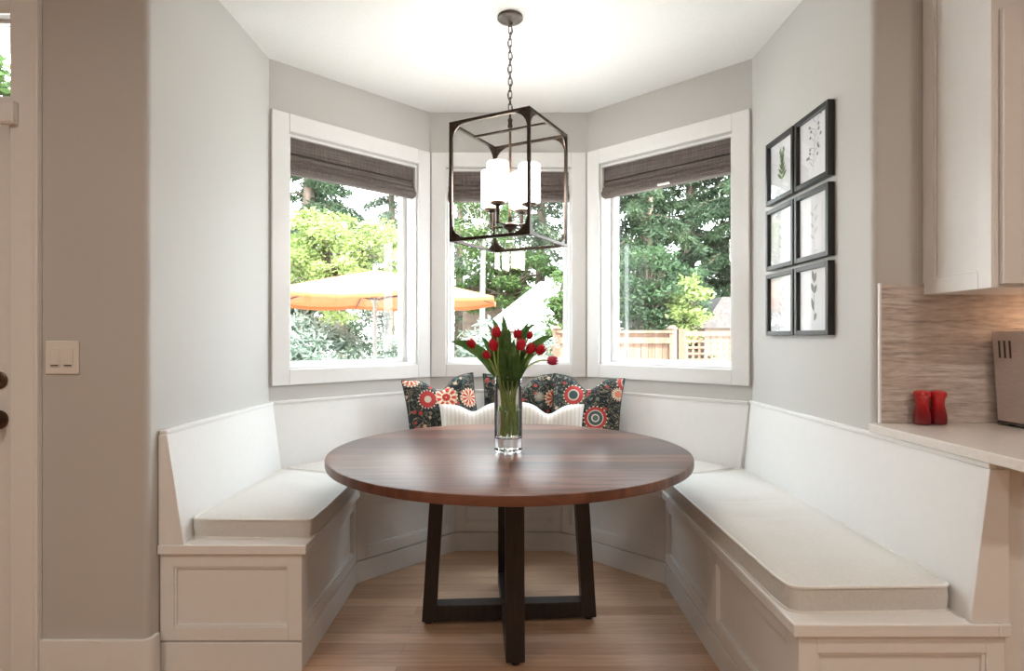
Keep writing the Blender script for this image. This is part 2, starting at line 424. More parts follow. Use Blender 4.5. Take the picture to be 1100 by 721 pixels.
# floor, ceiling
f = MB().box(-3.6, 3.6, -3.6, 4.3, -.06, 0); struct(f, 'floor', 'floor')
o_in = offset(0); o_out = offset(-.2)
cpoly = [(-3.6, -3.6), (3.6, -3.6), (3.6, 2.34), (o_out[5].x, 2.34), tuple(o_out[4]), tuple(o_out[3]), tuple(o_out[2]), tuple(o_out[1]), (o_out[0].x, 2.34), (-3.6, 2.34)]
struct(MB().prism(cpoly, ZC, ZC + .2), 'ceiling', 'ceil')
# side walls with bullnose corners
def wall_side(name, sx, X):
    r = .022; pts = [(X, YC)]
    for k in range(9):
        a = PI / 2 * k / 8
        cx, cy = X + sx * r, YF + r
        pts.append((cx - sx * r * math.cos(a), cy - r * math.sin(a)))
    pts += [(X + sx * .2, YF), (X + sx * .2, YC + .2 * .414)]
    struct(MB().prism(pts, 0, ZC), name, 'wall', smooth=30)
wall_side('wall_left', -1, XL); wall_side('wall_right', 1, XR)
ZW0, ZW1 = 1.06, 2.362         # window opening
CW = .095
def seg_frame(i):
    a, b = WP[i], WP[i + 1]; u = (b - a).normalized(); n = V((u.y, -u.x)); return a, u, n, (b - a).length
def bay_wall(name, i):
    a, u, n, Ln = seg_frame(i); w0 = CW + .012; w1 = Ln - CW - .012
    ao, bo = o_out[i], o_out[i + 1]; b = WP[i + 1]
    mb = MB()
    q = lambda t, d: tuple(a + u * t - n * d)
    mb.prism([tuple(a), q(w0, 0), q(w0, .2), tuple(ao)], 0, ZC)
    mb.prism([q(w1, 0), tuple(b), tuple(bo), q(w1, .2)], 0, ZC)
    mb.prism([q(w0, 0), q(w1, 0), q(w1, .2), q(w0, .2)], 0, ZW0)
    mb.prism([q(w0, 0), q(w1, 0), q(w1, .2), q(w0, .2)], ZW1, ZC)
    struct(mb, name, 'wall')
    return w0, w1
def frame_strips(q, t0, t1, z0, z1, w, d0, d1, mb, wb=None):
    """rectangular ring in the wall plane: outer t0..t1,z0..z1, strip width w, depth d0..d1 (outward positive)"""
    wb = wb or w
    def bx(ta, tb, za, zb): mb.prism([q(ta, d0), q(tb, d0), q(tb, d1), q(ta, d1)], za, zb)
    bx(t0, t0 + w, z0, z1); bx(t1 - w, t1, z0, z1); bx(t0 + w, t1 - w, z1 - w, z1); bx(t0 + w, t1 - w, z0, z0 + wb)
def window(num, i, wname):
    a, u, n, Ln = seg_frame(i)
    w0, w1 = bay_wall(wname, i)
    q = lambda t, d: tuple(a + u * t - n * d)
    c = a + u * Ln / 2
    w = struct_empty('window_%d' % num, (c.x, c.y, ZW0))
    mb = MB(); frame_strips(q, .010, Ln - .010, .975, ZW1 + .108, CW + .002, -.018, -.001, mb, .087); mb.build('window_casing', 'white', w, bevel=.004)
    mb = MB(); frame_strips(q, w0, w1, ZW0, ZW1, .013, 0, .13, mb); mb.build('jamb_lining', 'white', w)
    mb = MB(); frame_strips(q, w0 + .013, w1 - .013, ZW0 + .013, ZW1 - .013, .026, .105, .16, mb); mb.build('sash', 'vinyl', w, bevel=.004)
    mb = MB(); mb.prism([q(w0 + .035, .130), q(w1 - .035, .130), q(w1 - .035, .136), q(w0 + .035, .136)], ZW0 + .035, ZW1 - .035)
    mb.build('glass_pane', 'pane', w)
    return q, w0, w1, c
labels_sh = {1: 'brown woven roman shade drawn up at the top of the left angled window',
             2: 'brown woven roman shade drawn up in the middle window behind the lantern',
             3: 'brown woven roman shade drawn up at the top of the right angled window'}
for num, i, wn in ((1, 1, 'wall_back_left'), (2, 2, 'wall_back'), (3, 3, 'wall_back_right')):
    q, w0, w1, c = window(num, i, wn)
    zt = ZW1 - .015
    sh = thing('roman_shade', labels_sh[num], 'blind', (c.x, c.y, ZW1 - .21), group=None)
    def ext(prof, name, ins=.017, zz=None):
        t0, t1 = w0 + ins, w1 - ins
        p = [(*q(t0, d), z) for d, z in prof]; b = V((*q(t1, 0), 0)) - V((*q(t0, 0), 0))
        return MB().extr(p, (0, 0, 0), b).build(name, 'shade', sh, smooth=50)
    ext([(.018, zt), (.018, zt - .085), (.040, zt - .085), (.040, zt)], 'headboard')
    def rollp(zc, hh, d0, dd):
        return [(d0 + .012 - dd * math.cos(th) * (1 if math.cos(th) > 0 else .25), zc + hh * math.sin(th)) for th in [2 * PI * k / 20 for k in range(20)]]
    ext(rollp(zt - .108, .024, .026, .022), 'fold', .015)
    ext(rollp(zt - .146, .022, .024, .036), 'fold', .014)
    ext(rollp(zt - .172, .028, .026, .050), 'fold', .013)
    if num == 3:
        m = MB(); t = (w0 + w1) / 2 + .02
        m.prism([q(t - .04, -.012), q(t + .04, -.012), q(t + .04, .0), q(t - .04, .0)], zt - .194, zt - .182); tag(m.build('pull_tab', 'white', sh, bevel=.002), 'white pull tab')

# front walls flanking the bay, kitchen shell behind the camera
DX0, DX1, DZ1 = -2.72, -1.782, 2.392
mb = MB(); mb.box(DX1, XL - .2, YF, YF + .2, 0, ZC); mb.box(-3.6, DX0, YF, YF + .2, 0, ZC); mb.box(DX0, DX1, YF, YF + .2, DZ1, ZC)
struct(mb, 'wall_front_left', 'wall')
struct(MB().box(XR + .2, 3.6, YF, YF + .2, 0, ZC), 'wall_front_right', 'wall')
struct(MB().box(-3.7, -3.6, -3.6, 2.34, 0, ZC), 'wall_kitchen_left', 'kitchen_wall')
struct(MB().box(3.6, 3.7, -3.6, 2.34, 0, ZC), 'wall_kitchen_right', 'kitchen_wall')
struct(MB().box(-3.7, 3.7, -3.7, -3.6, 0, ZC), 'wall_behind', 'kitchen_wall')
# baseboards
def base_prof(mb, x0, x1, y, z):
    mb.box(x0, x1, y - .016, y, 0, z - .02); mb.box(x0, x1, y - .012, y, z - .02, z)
mb = MB()
r = .022 + .016
pts = [(DX1 + .102, YF), (DX1 + .102, YF - .016)]
arc = [(XL - .022 + r * math.sin(PI / 2 * k / 8), YF + .022 - r * math.cos(PI / 2 * k / 8)) for k in range(9)]
pts += arc + [(XL + .016, 2.186), (XL, 2.186)]
pts += [(XL - .022 + .022 * math.sin(PI / 2 * k / 8), YF + .022 - .022 * math.cos(PI / 2 * k / 8)) for k in range(8, -1, -1)]
mb.prism(pts, 0, .155)
struct(mb, 'baseboard_left', 'white', bevel=.003)

# door and transom on the left
d = struct_empty('door_1', (-2.25, YF, 0))
mb = MB(); mb.box(DX1, DX1 + .102, YF - .018, YF - .0005, 0, 2.50); mb.box(DX0 - .10, DX1, YF - .018, YF - .0005, 2.392, 2.50); mb.box(DX0 - .10, DX0, YF - .018, YF - .0005, 0, 2.392)
mb.box(DX1 + .088, DX1 + .102, YF - .024, YF - .018, 0, 2.50)
mb.build('door_casing', 'white', d, bevel=.003)
mb = MB(); mb.box(DX0, DX1, YF + .008, YF + .15, 2.075, 2.103); mb.box(DX0, DX0 + .012, YF + .008, YF + .15, 0, 2.075); mb.box(DX1 - .010, DX1, YF + .008, YF + .15, 0, 2.075)
mb.build('door_jamb', 'white', d)
mb = MB(); mb.box(DX0 + .014, DX1 - .012, YF + .012, YF + .052, .01, 2.072)
slab = mb.build('door_slab', 'white', d, bevel=.002)
mb = MB()
for z0, z1 in ((.18, .62), (.72, 1.20), (1.30, 1.9)):
    for x0, x1 in ((-2.58, -2.30), (-2.20, -1.93)):
        mb.box(x0, x1, YF + .008, YF + .012, z0, z1)
mb.build('raised_panel', 'white', slab, bevel=.003)
mb = MB(MATX := Matrix.Translation((-1.845, YF + .012, 1.082)) @ Matrix.Rotation(PI / 2, 4, 'X'))
mb.lathe([(.031, 0), (.032, .006), (.026, .010)], n=28); tag(mb.build('deadbolt', 'bronze_light', d, smooth=40), 'bronze round deadbolt')
mb = MB(Matrix.Translation((-1.845, YF + .012, .940)) @ Matrix.Rotation(PI / 2, 4, 'X'))
mb.lathe([(.034, 0), (.035, .007), (.016, .012), (.012, .03), (.024, .038), (.031, .05), (.029, .062), (.016, .070)], n=28)
tag(mb.build('door_knob', 'bronze_light', d, smooth=40), 'bronze round door knob')
w4 = struct_empty('window_4', (-2.25, YF, 2.1))
mb = MB(); mb.box(DX0, DX1, YF + .03, YF + .07, 2.103, 2.115); mb.box(DX0, DX1, YF + .03, YF + .07, 2.380, 2.392)
mb.box(-2.26, -2.24, YF + .03, YF + .07, 2.115, 2.380); mb.build('sash', 'white', w4)
MB().box(DX0, DX1, YF + .048, YF + .053, 2.115, 2.380).build('glass_pane', 'pane', w4)
s = thing('alarm_sensor', 'small white box sensor fixed at the top corner of the door casing', 'sensor', (-1.778, YF - .02, 1.99))
MB().box(-1.806, -1.75, YF - .045, YF - .019, 1.992, 2.072).build('housing', 'white', s, bevel=.003)
MB().box(-1.802, -1.755, YF - .048, YF - .045, 1.996, 2.066).build('cover', 'white', s, bevel=.003)

# light switch
sx, sz = (68 - CX) / FPX * YF, CAMZ - (384 - CY) / FPX * YF
sw = thing('light_switch', 'square white double light switch plate on the grey wall beside the door', 'light switch', (sx, YF, sz - .06))
MB().box(sx - .060, sx + .060, YF - .007, YF - .0005, sz - .060, sz + .060).build('cover_plate', 'switch', sw, bevel=.003)
for k in (-1, 1):
    cx = sx + k * .024
    e = MB().box(cx - .017, cx + .017, YF - .0105, YF - .007, sz - .034, sz + .034).build('rocker', 'switch', sw, bevel=.0015)
    MB().box(cx - .013, cx + .013, YF - .0125, YF - .0105, sz - .030, sz - .026).build('dimmer_slot', 'bronze_light', e)

# ------------------------------------------------------------------ banquette
BP = [V((XL, 2.205)), V((XL, YC)), V((BXL, YB)), V((BXR, YB)), V((XR, YC)), V((XR, 1.60))]
def bo(d): return offset(d, BP)
def inset_panel(fr, ml, P0, u, nrm, t0, t1, z0, z1, stile=.055, depth=.013, rail=None):
    """shaker frame between t0..t1 along u, proud along nrm; bead inside"""
    rail = rail or stile
    def bx(mb, ta, tb, za, zb, d0, d1):
        c = [P0 + u * ta + nrm * d0, P0 + u * tb + nrm * d0, P0 + u * tb + nrm * d1, P0 + u * ta + nrm * d1]
        mb.prism([tuple(p) for p in c], za, zb)
    bx(fr, t0, t0 + stile, z0, z1, 0, depth); bx(fr, t1 - stile, t1, z0, z1, 0, depth)
    bx(fr, t0 + stile, t1 - stile, z0, z0 + rail, 0, depth); bx(fr, t0 + stile, t1 - stile, z1 - rail, z1, 0, depth)
    s = stile; w = .009
    a0, a1, b0, b1 = t0 + s, t1 - s, z0 + rail, z1 - rail
    bx(ml, a0, a0 + w, b0, b1, 0, depth * .62); bx(ml, a1 - w, a1, b0, b1, 0, depth * .62)
    bx(ml, a0 + w, a1 - w, b0, b0 + w, 0, depth * .62); bx(ml, a0 + w, a1 - w, b1 - w, b1, 0, depth * .62)
def bench(i, label, npan, zt):
    A = bo(.002)[i:i + 2]
    c = (A[0] + A[1]) / 2
    b = thing('banquette_bench', label, 'bench', (c.x, c.y, 0))
    end0, end1 = i == 0, i == 4
    def quad(d0, d1, e=0.0):
        p0, p1 = bo(d0), bo(d1); a, bb, cc, dd = p0[i].copy(), p0[i + 1].copy(), p1[i + 1].copy(), p1[i].copy()
        if end0: a.y -= e; dd.y -= e
        if end1: bb.y -= e; cc.y -= e
        g = .0004
        return [tuple(a), tuple(bb), tuple(cc), tuple(dd)]
    def push(poly, k0, k1):   # shave ends facing camera
        p = [list(q) for q in poly]
        if end0: p[0][1] += k0; p[3][1] += k0
        if end1: p[1][1] += k1; p[2][1] += k1
        return [tuple(q) for q in p]
    carc = MB().prism(push(quad(.002, .516), .013, .013), .113, .437).build('carcass', 'white', b)
    pm = MB().prism(quad(.002, .530), 0, .106)
    if end1: pm.box(XR - .002, 1.335, 1.60, 1.617, 0, .106)
    pm.build('plinth', 'white', b, bevel=.003)
    MB().prism(push(quad(.002, .512), .016, .016), .106, .113).build('shadow_gap_strip', 'white', b)
    sm = MB().prism(quad(.002, .549, .016), .437, .472)
    if end1: sm.box(XR - .002, 1.335, 1.584, 1.617, .437, .472)
    sm.build('seat_board', 'white', b, bevel=.004)
    fr, ml = MB(), MB()
    p = bo(.516); P0, P1 = p[i], p[i + 1]
    u = (P1 - P0).normalized(); nrm = V((u.y, -u.x)); Ln = (P1 - P0).length
    # face frame spans to the mitre of the outer face
    t0, t1 = (.0132 if end0 else .006), (Ln - .0132 if end1 else Ln - .006)
    step = (t1 - t0) / npan
    for k in range(npan): inset_panel(fr, ml, P0, u, nrm, t0 + k * step, t0 + (k + 1) * step, .113, .437)
    if end0 or end1:
        if end0: E0 = V((XL + .004, BP[0].y + .013)); uu = V((1, 0)); nn = V((0, -1)); el = .525
        else: E0 = V((XR - .530 + .0, BP[5].y + .013)); uu = V((1, 0)); nn = V((0, -1)); el = .555
        inset_panel(fr, ml, E0, uu, nn, 0, el, .113, .437, stile=.050)
    fr.build('face_frame', 'white', b, bevel=.002); ml.build('panel_bead', 'white', b, bevel=.002)
    # backrest: slanted board
    thb, tht = (.066, .014) if end1 else (.088, .026)
    lo = quad(.002, thb); hi = quad(.002, tht)
    if end1:   # runs on past the wall corner in front of the counter end
        lo = [lo[0], (XR - .002, lo[1][1]), lo[2], lo[3]]; hi = [hi[0], (XR - .002, hi[1][1]), hi[2], hi[3]]
    MB().prism(lo, .472, zt - .016, top=hi).build('backrest', 'white', b)
    cap = quad(.002, tht + .007, .004)
    cm = MB().prism(cap, zt - .016, zt)
    if end1: cm.box(XR - .002, 1.335, 1.596, 1.617, zt - .016, zt)
    cm.build('backrest_cap', 'white', b, bevel=.003)
    if end0 or end1:
        k = 0 if end0 else 1; y = BP[0].y if end0 else BP[5].y
        sg = 1 if end0 else -1; X = XL if end0 else XR
        pr = [(X + sg * .002, 0, .472), (X + sg * (thb + .008), 0, .472), (X + sg * (tht + .008), 0, zt - .016), (X + sg * .002, 0, zt - .016)]
        if end1: pr[0] = (X + .030, 0, .472); pr[3] = (X + .030, 0, zt - .016)
        MB().extr(pr, (0, y - .008, 0), (0, .022, 0)).build('end_cap', 'white', b, bevel=.002)
bench(0, 'white panelled banquette bench along the left wall, nearest the door', 1, .893)
bench(1, 'white angled banquette bench below the left angled window', 1, .893)
bench(2, 'white banquette bench along the back wall behind the throw pillows', 1, .893)
bench(3, 'white angled banquette bench below the right angled window', 1, .893)
bench(4, 'long white panelled banquette bench along the right wall by the kitchen counter', 2, .899)

# ------------------------------------------------------------------ seat cushions
def cushion(label, quadpts, z0, z1, seed=0, wr=0.0, cr=.0):
    a, b, c, d = [V(p) for p in quadpts]
    ctr = (a + b + c + d) / 4
    t = thing('seat_cushion', label, 'cushion', (ctr.x, ctr.y, z0))
    nu, nv = (90 if wr else 36), 24; rad = .035
    def P(u, v): 
        # rounded plan corners: pull extreme corners inward
        x = (a * (1 - u) + b * u) * (1 - v) + (d * (1 - u) + c * u) * v
        k = (abs(2 * u - 1) ** 14) * (abs(2 * v - 1) ** 14)
        return x + (ctr - x) * k * .030
    H = (z1 - z0) / 2; zm = (z0 + z1) / 2
    vs, fs = [], []
    def vid(): return len(vs) - 1
    def topz(u, v, s):
        e = min(u, 1 - u, v, 1 - v) * 2
        edge = 1 - (1 - min(1, e * 3.2)) ** 2
        p = P(u, v); q = V((p.x * 3.2, p.y * 3.2, seed))
        n = noise.noise(q) * .007 + noise.noise(q * 2.7) * .003
        w = 0
        if wr and s > 0:
            for (wy, amp, wd, fx) in ((2.50, .013, .022, .0), (2.43, .009, .018, .2), (2.28, .006, .03, .1)):
                yy = p.y - wy - .10 * (p.x - ctr.x); xm = math.exp(-((p.x - ctr.x + .02) / .13) ** 2)
                w -= amp * math.exp(-(yy / wd) ** 2) * xm * wr
        return zm + s * (H + .014 * edge * (1 if s > 0 else 0.05)) + (n * edge + w if s > 0 else 0)
    idx = {}
    for s in (1, -1):
        for j in range(nv + 1):
            for i in range(nu + 1):
                u = .5 - .5 * math.cos(PI * i / nu); v = .5 - .5 * math.cos(PI * j / nv)
                p = P(u, v); vs.append((p.x, p.y, topz(u, v, s))); idx[s, i, j] = vid()
    for s in (1, -1):
        for j in range(nv):
            for i in range(nu):
                f = (idx[s, i, j], idx[s, i + 1, j], idx[s, i + 1, j + 1], idx[s, i, j + 1])
                fs.append(f if s > 0 else tuple(reversed(f)))
    ring = [(i, 0) for i in range(nu)] + [(nu, j) for j in range(nv)] + [(i, nv) for i in range(nu, 0, -1)] + [(0, j) for j in range(nv, 0, -1)]
    m = len(ring)
    mids = []
    for (i, j) in ring:
        p = V(vs[idx[1, i, j]]); o = (V((p.x, p.y)) - ctr).normalized() * .004
        vs.append((p.x + o.x, p.y + o.y, zm)); mids.append(vid())
    for k in range(m):
        A, B = ring[k], ring[(k + 1) % m]
        fs.append((idx[1, *A], idx[1, *B], mids[(k + 1) % m], mids[k]))
        fs.append((mids[k], mids[(k + 1) % m], idx[-1, *B], idx[-1, *A]))
    body = MB().add(vs, fs).build('cushion_body', 'linen', t, smooth=48)
    for s in (1, -1):
        pts = [V(vs[idx[s, *k]]) for k in ring]
        MB().tube(pts, .0052, 6, closed=True).build('piping', 'piping', t, smooth=60)
    return t
ci, co = bo(.086), bo(.542)
zc0, zc1 = .4728, .541
cushion('grey linen seat cushion on the left bench, with a piped edge', [(XL + .081, 2.275), tuple(ci[1] + V((0, -.02))), tuple(co[1] + V((0, -.012))), (XL + .545, 2.262)], zc0, zc1, 1)
cushion('grey linen seat cushion in the left corner, half hidden by the table', [tuple(ci[1] + V((.015, -.003))), tuple(ci[2] + V((-.008, 0))), tuple(co[2] + V((-.008, .004))), tuple(co[1] + V((.01, .003)))], zc0, zc1 + .001, 2)
cushion('grey linen seat cushion on the back bench under the pillows', [tuple(ci[2] + V((.004, 0))), tuple(ci[3] + V((-.004, 0))), tuple(co[3] + V((-.004, .004))), tuple(co[2] + V((.004, .004)))], zc0, zc1, 3)
cushion('grey linen seat cushion in the right corner, half hidden by the table', [tuple(ci[3] + V((.008, 0))), tuple(ci[4] + V((-.015, -.003))), tuple(co[4] + V((-.01, .003))), tuple(co[3] + V((.008, .004)))], zc0, zc1 + .001, 4)
cushion('long grey linen seat cushion on the right bench, creased near the table', [tuple(ci[4] + V((.02, -.02))), (XR - .064, 1.662), (XR - .534, 1.650), tuple(co[4] + V((0, -.012)))], zc0, zc1, 5, wr=1)

# ------------------------------------------------------------------ table
TX, TY = -.003, 2.605
t = thing('round_dining_table', 'round walnut pedestal table with a dark crossed base', 'table', (TX, TY, 0))
rt = .772
prof = [(rt - .018, .709), (rt - .003, .714), (rt, .722), (rt, .741), (rt - .002, .7475), (rt - .008, .75)]
mb = MB(); mb.lathe(prof, (TX, TY, 0), 128); mb.build('tabletop', 'walnut', t, smooth=35)
TR = Matrix.Translation((TX, TY, 0)) @ Matrix.Rotation(R(3.5), 4, 'Z')
for k in range(4):
    X = TR @ Matrix.Rotation(PI / 2 * k, 4, 'Z')
    mb = MB(X)
    # leg leaning inwards from foot (r .37) to top (r .335)
    w = .036; rb0, rb1, rt0, rt1 = .318, .378, .278, .335
    mb.add([(rb0, -w, .018), (rb1, -w, .018), (rb1, w, .018), (rb0, w, .018), (rt0, -w, .690), (rt1, -w, .690), (rt1, w, .690), (rt0, w, .690)],
           [(3, 2, 1, 0), (4, 5, 6, 7), (0, 1, 5, 4), (1, 2, 6, 5), (2, 3, 7, 6), (3, 0, 4, 7)])
    lg = mb.build('leg', 'darkwood', t, bevel=.003)
    MB(X @ Matrix.Translation((.350, 0, 0))).lathe([(.014, 0), (.015, .006), (.010, .018)], n=16).build('leveling_foot', 'black', lg, smooth=40)
mb = MB(TR); mb.box(-.318, .318, -.036, .036, .020, .086); mb.build('floor_beam', 'darkwood', t, bevel=.003)
mb = MB(TR); mb.box(-.036, .036, -.318, -.0365, .020, .086); mb.box(-.036, .036, .0365, .318, .020, .086); mb.build('floor_beam', 'darkwood', t, bevel=.003)
mb = MB(TR); mb.box(-.40, .40, -.036, .036, .690, .709); mb.box(-.036, .036, -.40, -.0365, .690, .709); mb.box(-.036, .036, .0365, .40, .690, .709); mb.build('top_brace', 'darkwood', t, bevel=.002)

# ------------------------------------------------------------------ vase and tulips
VX, VY, VR = -.008, 2.56, .060
vt = .75 + .325
v = thing('glass_vase', 'clear cylindrical glass vase holding tulips on the round table', 'vase', (VX, VY, .75))
mb = MB(); mb.lathe([(.0005, .0005), (VR - .004, .0005), (VR, .005), (VR, .318), (VR - .0015, .3225), (VR - .004, .318), (VR - .004, .062), (VR - .008, .056), (.0005, .054)], (VX, VY, .75), 64, capped=True)
mb.build('vessel', 'vaseglass', v, smooth=40)
mb = MB(); mb.lathe([(VR - .0095, .0575), (VR - .0045, .064), (VR - .0045, .172), (VR - .006, .171)], (VX, VY, .75), 64); mb.build('water', 'water', v, smooth=40)
rnd = random.Random(11)
def bez(p0, p1, p2, p3, n):
    o = []
    for k in range(n + 1):
        s = k / n; o.append(p0 * (1 - s) ** 3 + p1 * 3 * s * (1 - s) ** 2 + p2 * 3 * s * s * (1 - s) + p3 * s ** 3)
    return o
def vase_curve(tip, dirn, seed):
    rr = random.Random(seed); a = rr.uniform(0, 2 * PI)
    dx, dy = tip.x - VX, tip.y - VY
    base = V((VX + .043 * (rr.random() ** .6) * math.cos(a), VY + .040 * math.sin(a), .75 + .066))
    h = V((dx, dy)); h = h / max(h.length, .001) * min(.046, h.length * .75)
    rim = V((VX + h.x, VY + h.y, .75 + .30))
    c1 = bez(base, base + V((0, 0, .08)), rim - V((h.x * .4, h.y * .4, .08)), rim, 10)
    c2 = bez(rim, rim + V((h.x * .45, h.y * .45, .08)).normalized() * (tip - rim).length * .4, tip - dirn * (tip - rim).length * .35, tip, 10)
    return c1 + c2[1:]
def petal_mesh(mb, base, dirn, L_, W, seed):
    z = dirn.normalized(); x = z.cross(V((0, 0, 1)))
    if x.length < .1: x = V((1, 0, 0))
    x.normalize(); y = z.cross(x)
    rr = random.Random(seed)
    for k in range(6):
        a0 = k * PI / 3 + rr.uniform(-.1, .1); out = .0008 if k % 2 else .0025
        vs, fs = [], []; n, m = 9, 6
        for i in range(n):
            s = i / (n - 1); rad = W * (math.sin(PI * min(1, s * .86 + .10)) ** .62) + out
            if s > .93: rad *= .92
            hw = .72 * math.sin(PI * (s * .93 + .05)) ** .7 * (1 if s < .65 else (1 - (s - .65) / .35 * .8))
            for j in range(m):
                a = a0 + (j / (m - 1) - .5) * 2 * hw
                vs.append(base + z * (L_ * s * (1 if k % 2 else 1.04)) + (x * math.cos(a) + y * math.sin(a)) * rad)
        for i in range(n - 1):
            for j in range(m - 1): fs.append((i * m + j, i * m + j + 1, (i + 1) * m + j + 1, (i + 1) * m + j))
        mb.add(vs, fs)
def leaf_mesh(mb, curve, width, seed, roll=0.0):
    rr = random.Random(seed); n = len(curve); vs, fs = [], []
    for i, p in enumerate(curve):
        s = i / (n - 1); tng = (curve[min(i + 1, n - 1)] - curve[max(i - 1, 0)]).normalized()
        side = tng.cross(V((math.sin(roll), -1, .3))).normalized(); nn = side.cross(tng)
        w = width * (math.sin(PI * (s ** 1.1 * .93 + .05)) ** .75) * (1 if s < .97 else .3)
        if s < .3: w = min(w, width * .55)
        for j in range(5):
            q = (j / 4 - .5) * 2
            vs.append(p + side * w * q + nn * (abs(q) ** 1.6 * w * .45))
    for i in range(n - 1):
        for j in range(4): fs.append((i * 5 + j, i * 5 + j + 1, (i + 1) * 5 + j + 1, (i + 1) * 5 + j))
    mb.add(vs, fs)
# px, py of bloom centre, y offset, direction of bloom (x,z), label, size, leaves[(tipx,tipy,dy,width)]
tul = [
 (506, 369, -.01, (-.65, .75), 'red tulip leaning far left out of the vase, beside the longest leaf', 1.0, [(485, 367, -.02, .022)]),
 (533, 356, -.02, (-.15, 1), 'tall red tulip left of centre, upper of the pair near the middle leaf', 1.1, [(528, 341, .02, .013), (540, 338, -.01, .017)]),
 (541, 361, .03, (.1, 1), 'red tulip half hidden just left of the bouquet centre', 1.0, [(547, 352, .01, .016)]),
 (530, 370, -.05, (-.05, 1), 'large red tulip hanging low left of the bouquet centre', 1.15, [(523, 348, .01, .013), (536, 372, -.07, .014)]),
 (522.5, 381, -.03, (-.5, .8), 'smallest low red tulip tucked among leaves at the left', .8, [(517, 362, .0, .014)]),
 (556, 358, .02, (.05, 1), 'slender red tulip upright just right of the bouquet centre', .95, [(552, 365, -.06, .018), (562, 352, .03, .012)]),
 (569, 360, .03, (.45, .9), 'small red tulip bud high at the right of the bouquet', .72, [(569, 345, .03, .014)]),
 (560, 370, -.05, (.2, 1), 'large red tulip facing front just right of the centre leaf', 1.1, [(558, 380, -.07, .015), (545, 356, -.05, .019)]),
 (570, 374, -.03, (.5, .85), 'red tulip between the large front one and the right outer one', 1.05, [(577, 348, .02, .014), (566, 384, -.05, .014)]),
 (581, 375.5, -.02, (.75, .65), 'bright red tulip at the right end of the upper bouquet', 1.1, [(595, 361, .0, .018), (587, 363, .03, .013)]),
 (594, 387.5, -.01, (1, -.06), 'crimson tulip drooping sideways to the far right below the others', 1.05, []),
]
for k, (px, py, dy, dd, lab, sc, lv) in enumerate(tul):
    Y = VY + dy; cpt = at(px, py, Y); dr = V((dd[0], rnd.uniform(-.15, .1), dd[1])).normalized()
    Ln = .049 * sc; base = cpt - dr * Ln * .5
    tp = thing('tulip', lab, 'flower', (VX, VY, .82), group=None)
    cv = vase_curve(base, dr, 100 + k)
    MB().tube(cv, [.0038] * len(cv), 7).build('stem', 'stem', tp, smooth=60)
    mb = MB(); mb.recalc = False; petal_mesh(mb, base, dr, Ln, .0168 * sc, k); mb.build('bloom', 'petalpink' if k == 10 else 'petal', tp, smooth=70)
    for q, (lx, ly, ldy, lw) in enumerate(lv):
        tip = at(lx, ly, VY + ldy); d2 = V((tip.x - VX, 0, .10 if abs(tip.x - VX) < .12 else .03)).normalized()
        lc = vase_curve(tip, d2, 300 + 7 * k + q)
        MB().tube(lc[:11], [.0036] * 11, 6).build('leaf_stalk', 'stem', tp, smooth=60)
        lc = lc[8:]
        mb = MB(); mb.recalc = False; leaf_mesh(mb, lc, lw * 1.2, k, rnd.uniform(-.6, .6)); mb.build('leaf', 'tulipleaf', tp, smooth=70)

# ------------------------------------------------------------------ pillows
def pillow(name, label, W, H, T, chop, mat, pipe, X, seed, pointy=.06):
    t = thing(name, label, 'pillow', tuple(X.translation)); 
    t.rotation_euler = X.to_euler()
    n = 26; vs, fs, idx = [], [], {}
    def prof(u, v, s):
        uu, vv = 2 * u - 1, 2 * v - 1
        px = uu * W / 2 * (1 - pointy * (1 - vv * vv)); pz = vv * H / 2 * (1 - pointy * (1 - uu * uu))
        # karate chop on the top edge
        tz = max(0, vv) ** 1.3; dip = chop * math.exp(-(uu / .34) ** 2) * tz
        pz -= dip
        th = T / 2 * ((1 - uu ** 4) * (1 - vv ** 4)) ** .62
        crease = math.exp(-(uu / (.10 + .12 * (1 - vv))) ** 2) * max(0, vv + .1) * .45 if chop else 0
        th *= 1 - crease
        th += .004 * noise.noise(V((px * 14, pz * 14, seed + s)))* (1 - uu ** 6) * (1 - vv ** 6)
        return (px, s * th, pz + H / 2)
    for s in (-1, 1):
        for j in range(n + 1):
            for i in range(n + 1):
                if s == 1 and (i in (0, n) or j in (0, n)): idx[s, i, j] = idx[-1, i, j]; continue
                u = .5 - .5 * math.cos(PI * i / n); v = .5 - .5 * math.cos(PI * j / n)
                u = (u + i / n) / 2; v = (v + j / n) / 2
                p = prof(u, v, s); 
                if i in (0, n) or j in (0, n): p = (p[0], 0, p[2])
                vs.append(p); idx[s, i, j] = len(vs) - 1
    for s in (-1, 1):
        for j in range(n):
            for i in range(n):
                f = (idx[s, i, j], idx[s, i + 1, j], idx[s, i + 1, j + 1], idx[s, i, j + 1])
                fs.append(f if s < 0 else tuple(reversed(f)))
    M = X
    MB(M).add(vs, fs).build('pillow_cover', mat, t, smooth=80)
    ring = [(i, 0) for i in range(n)] + [(n, j) for j in range(n)] + [(i, n) for i in range(n, 0, -1)] + [(0, j) for j in range(n, 0, -1)]
    MB(M).tube([V(vs[idx[-1, *k]]) for k in ring], .0032, 6, closed=True).build('piping', pipe, t, smooth=60)
    return t
def PX(x, y, z, rz, tilt, roll=0):
    return Matrix.Translation((x, y, z)) @ Matrix.Rotation(R(rz), 4, 'Z') @ Matrix.Rotation(R(tilt), 4, 'X') @ Matrix.Rotation(R(roll), 4, 'Y')
ZS = .556
pillow('throw_pillow', 'square throw pillow with red flowers on dark teal, left of the vase', .455, .455, .14, .080, 'suz1', 'darkpipe', PX(-.372, 3.60, ZS, 20, -14, -5), 1)
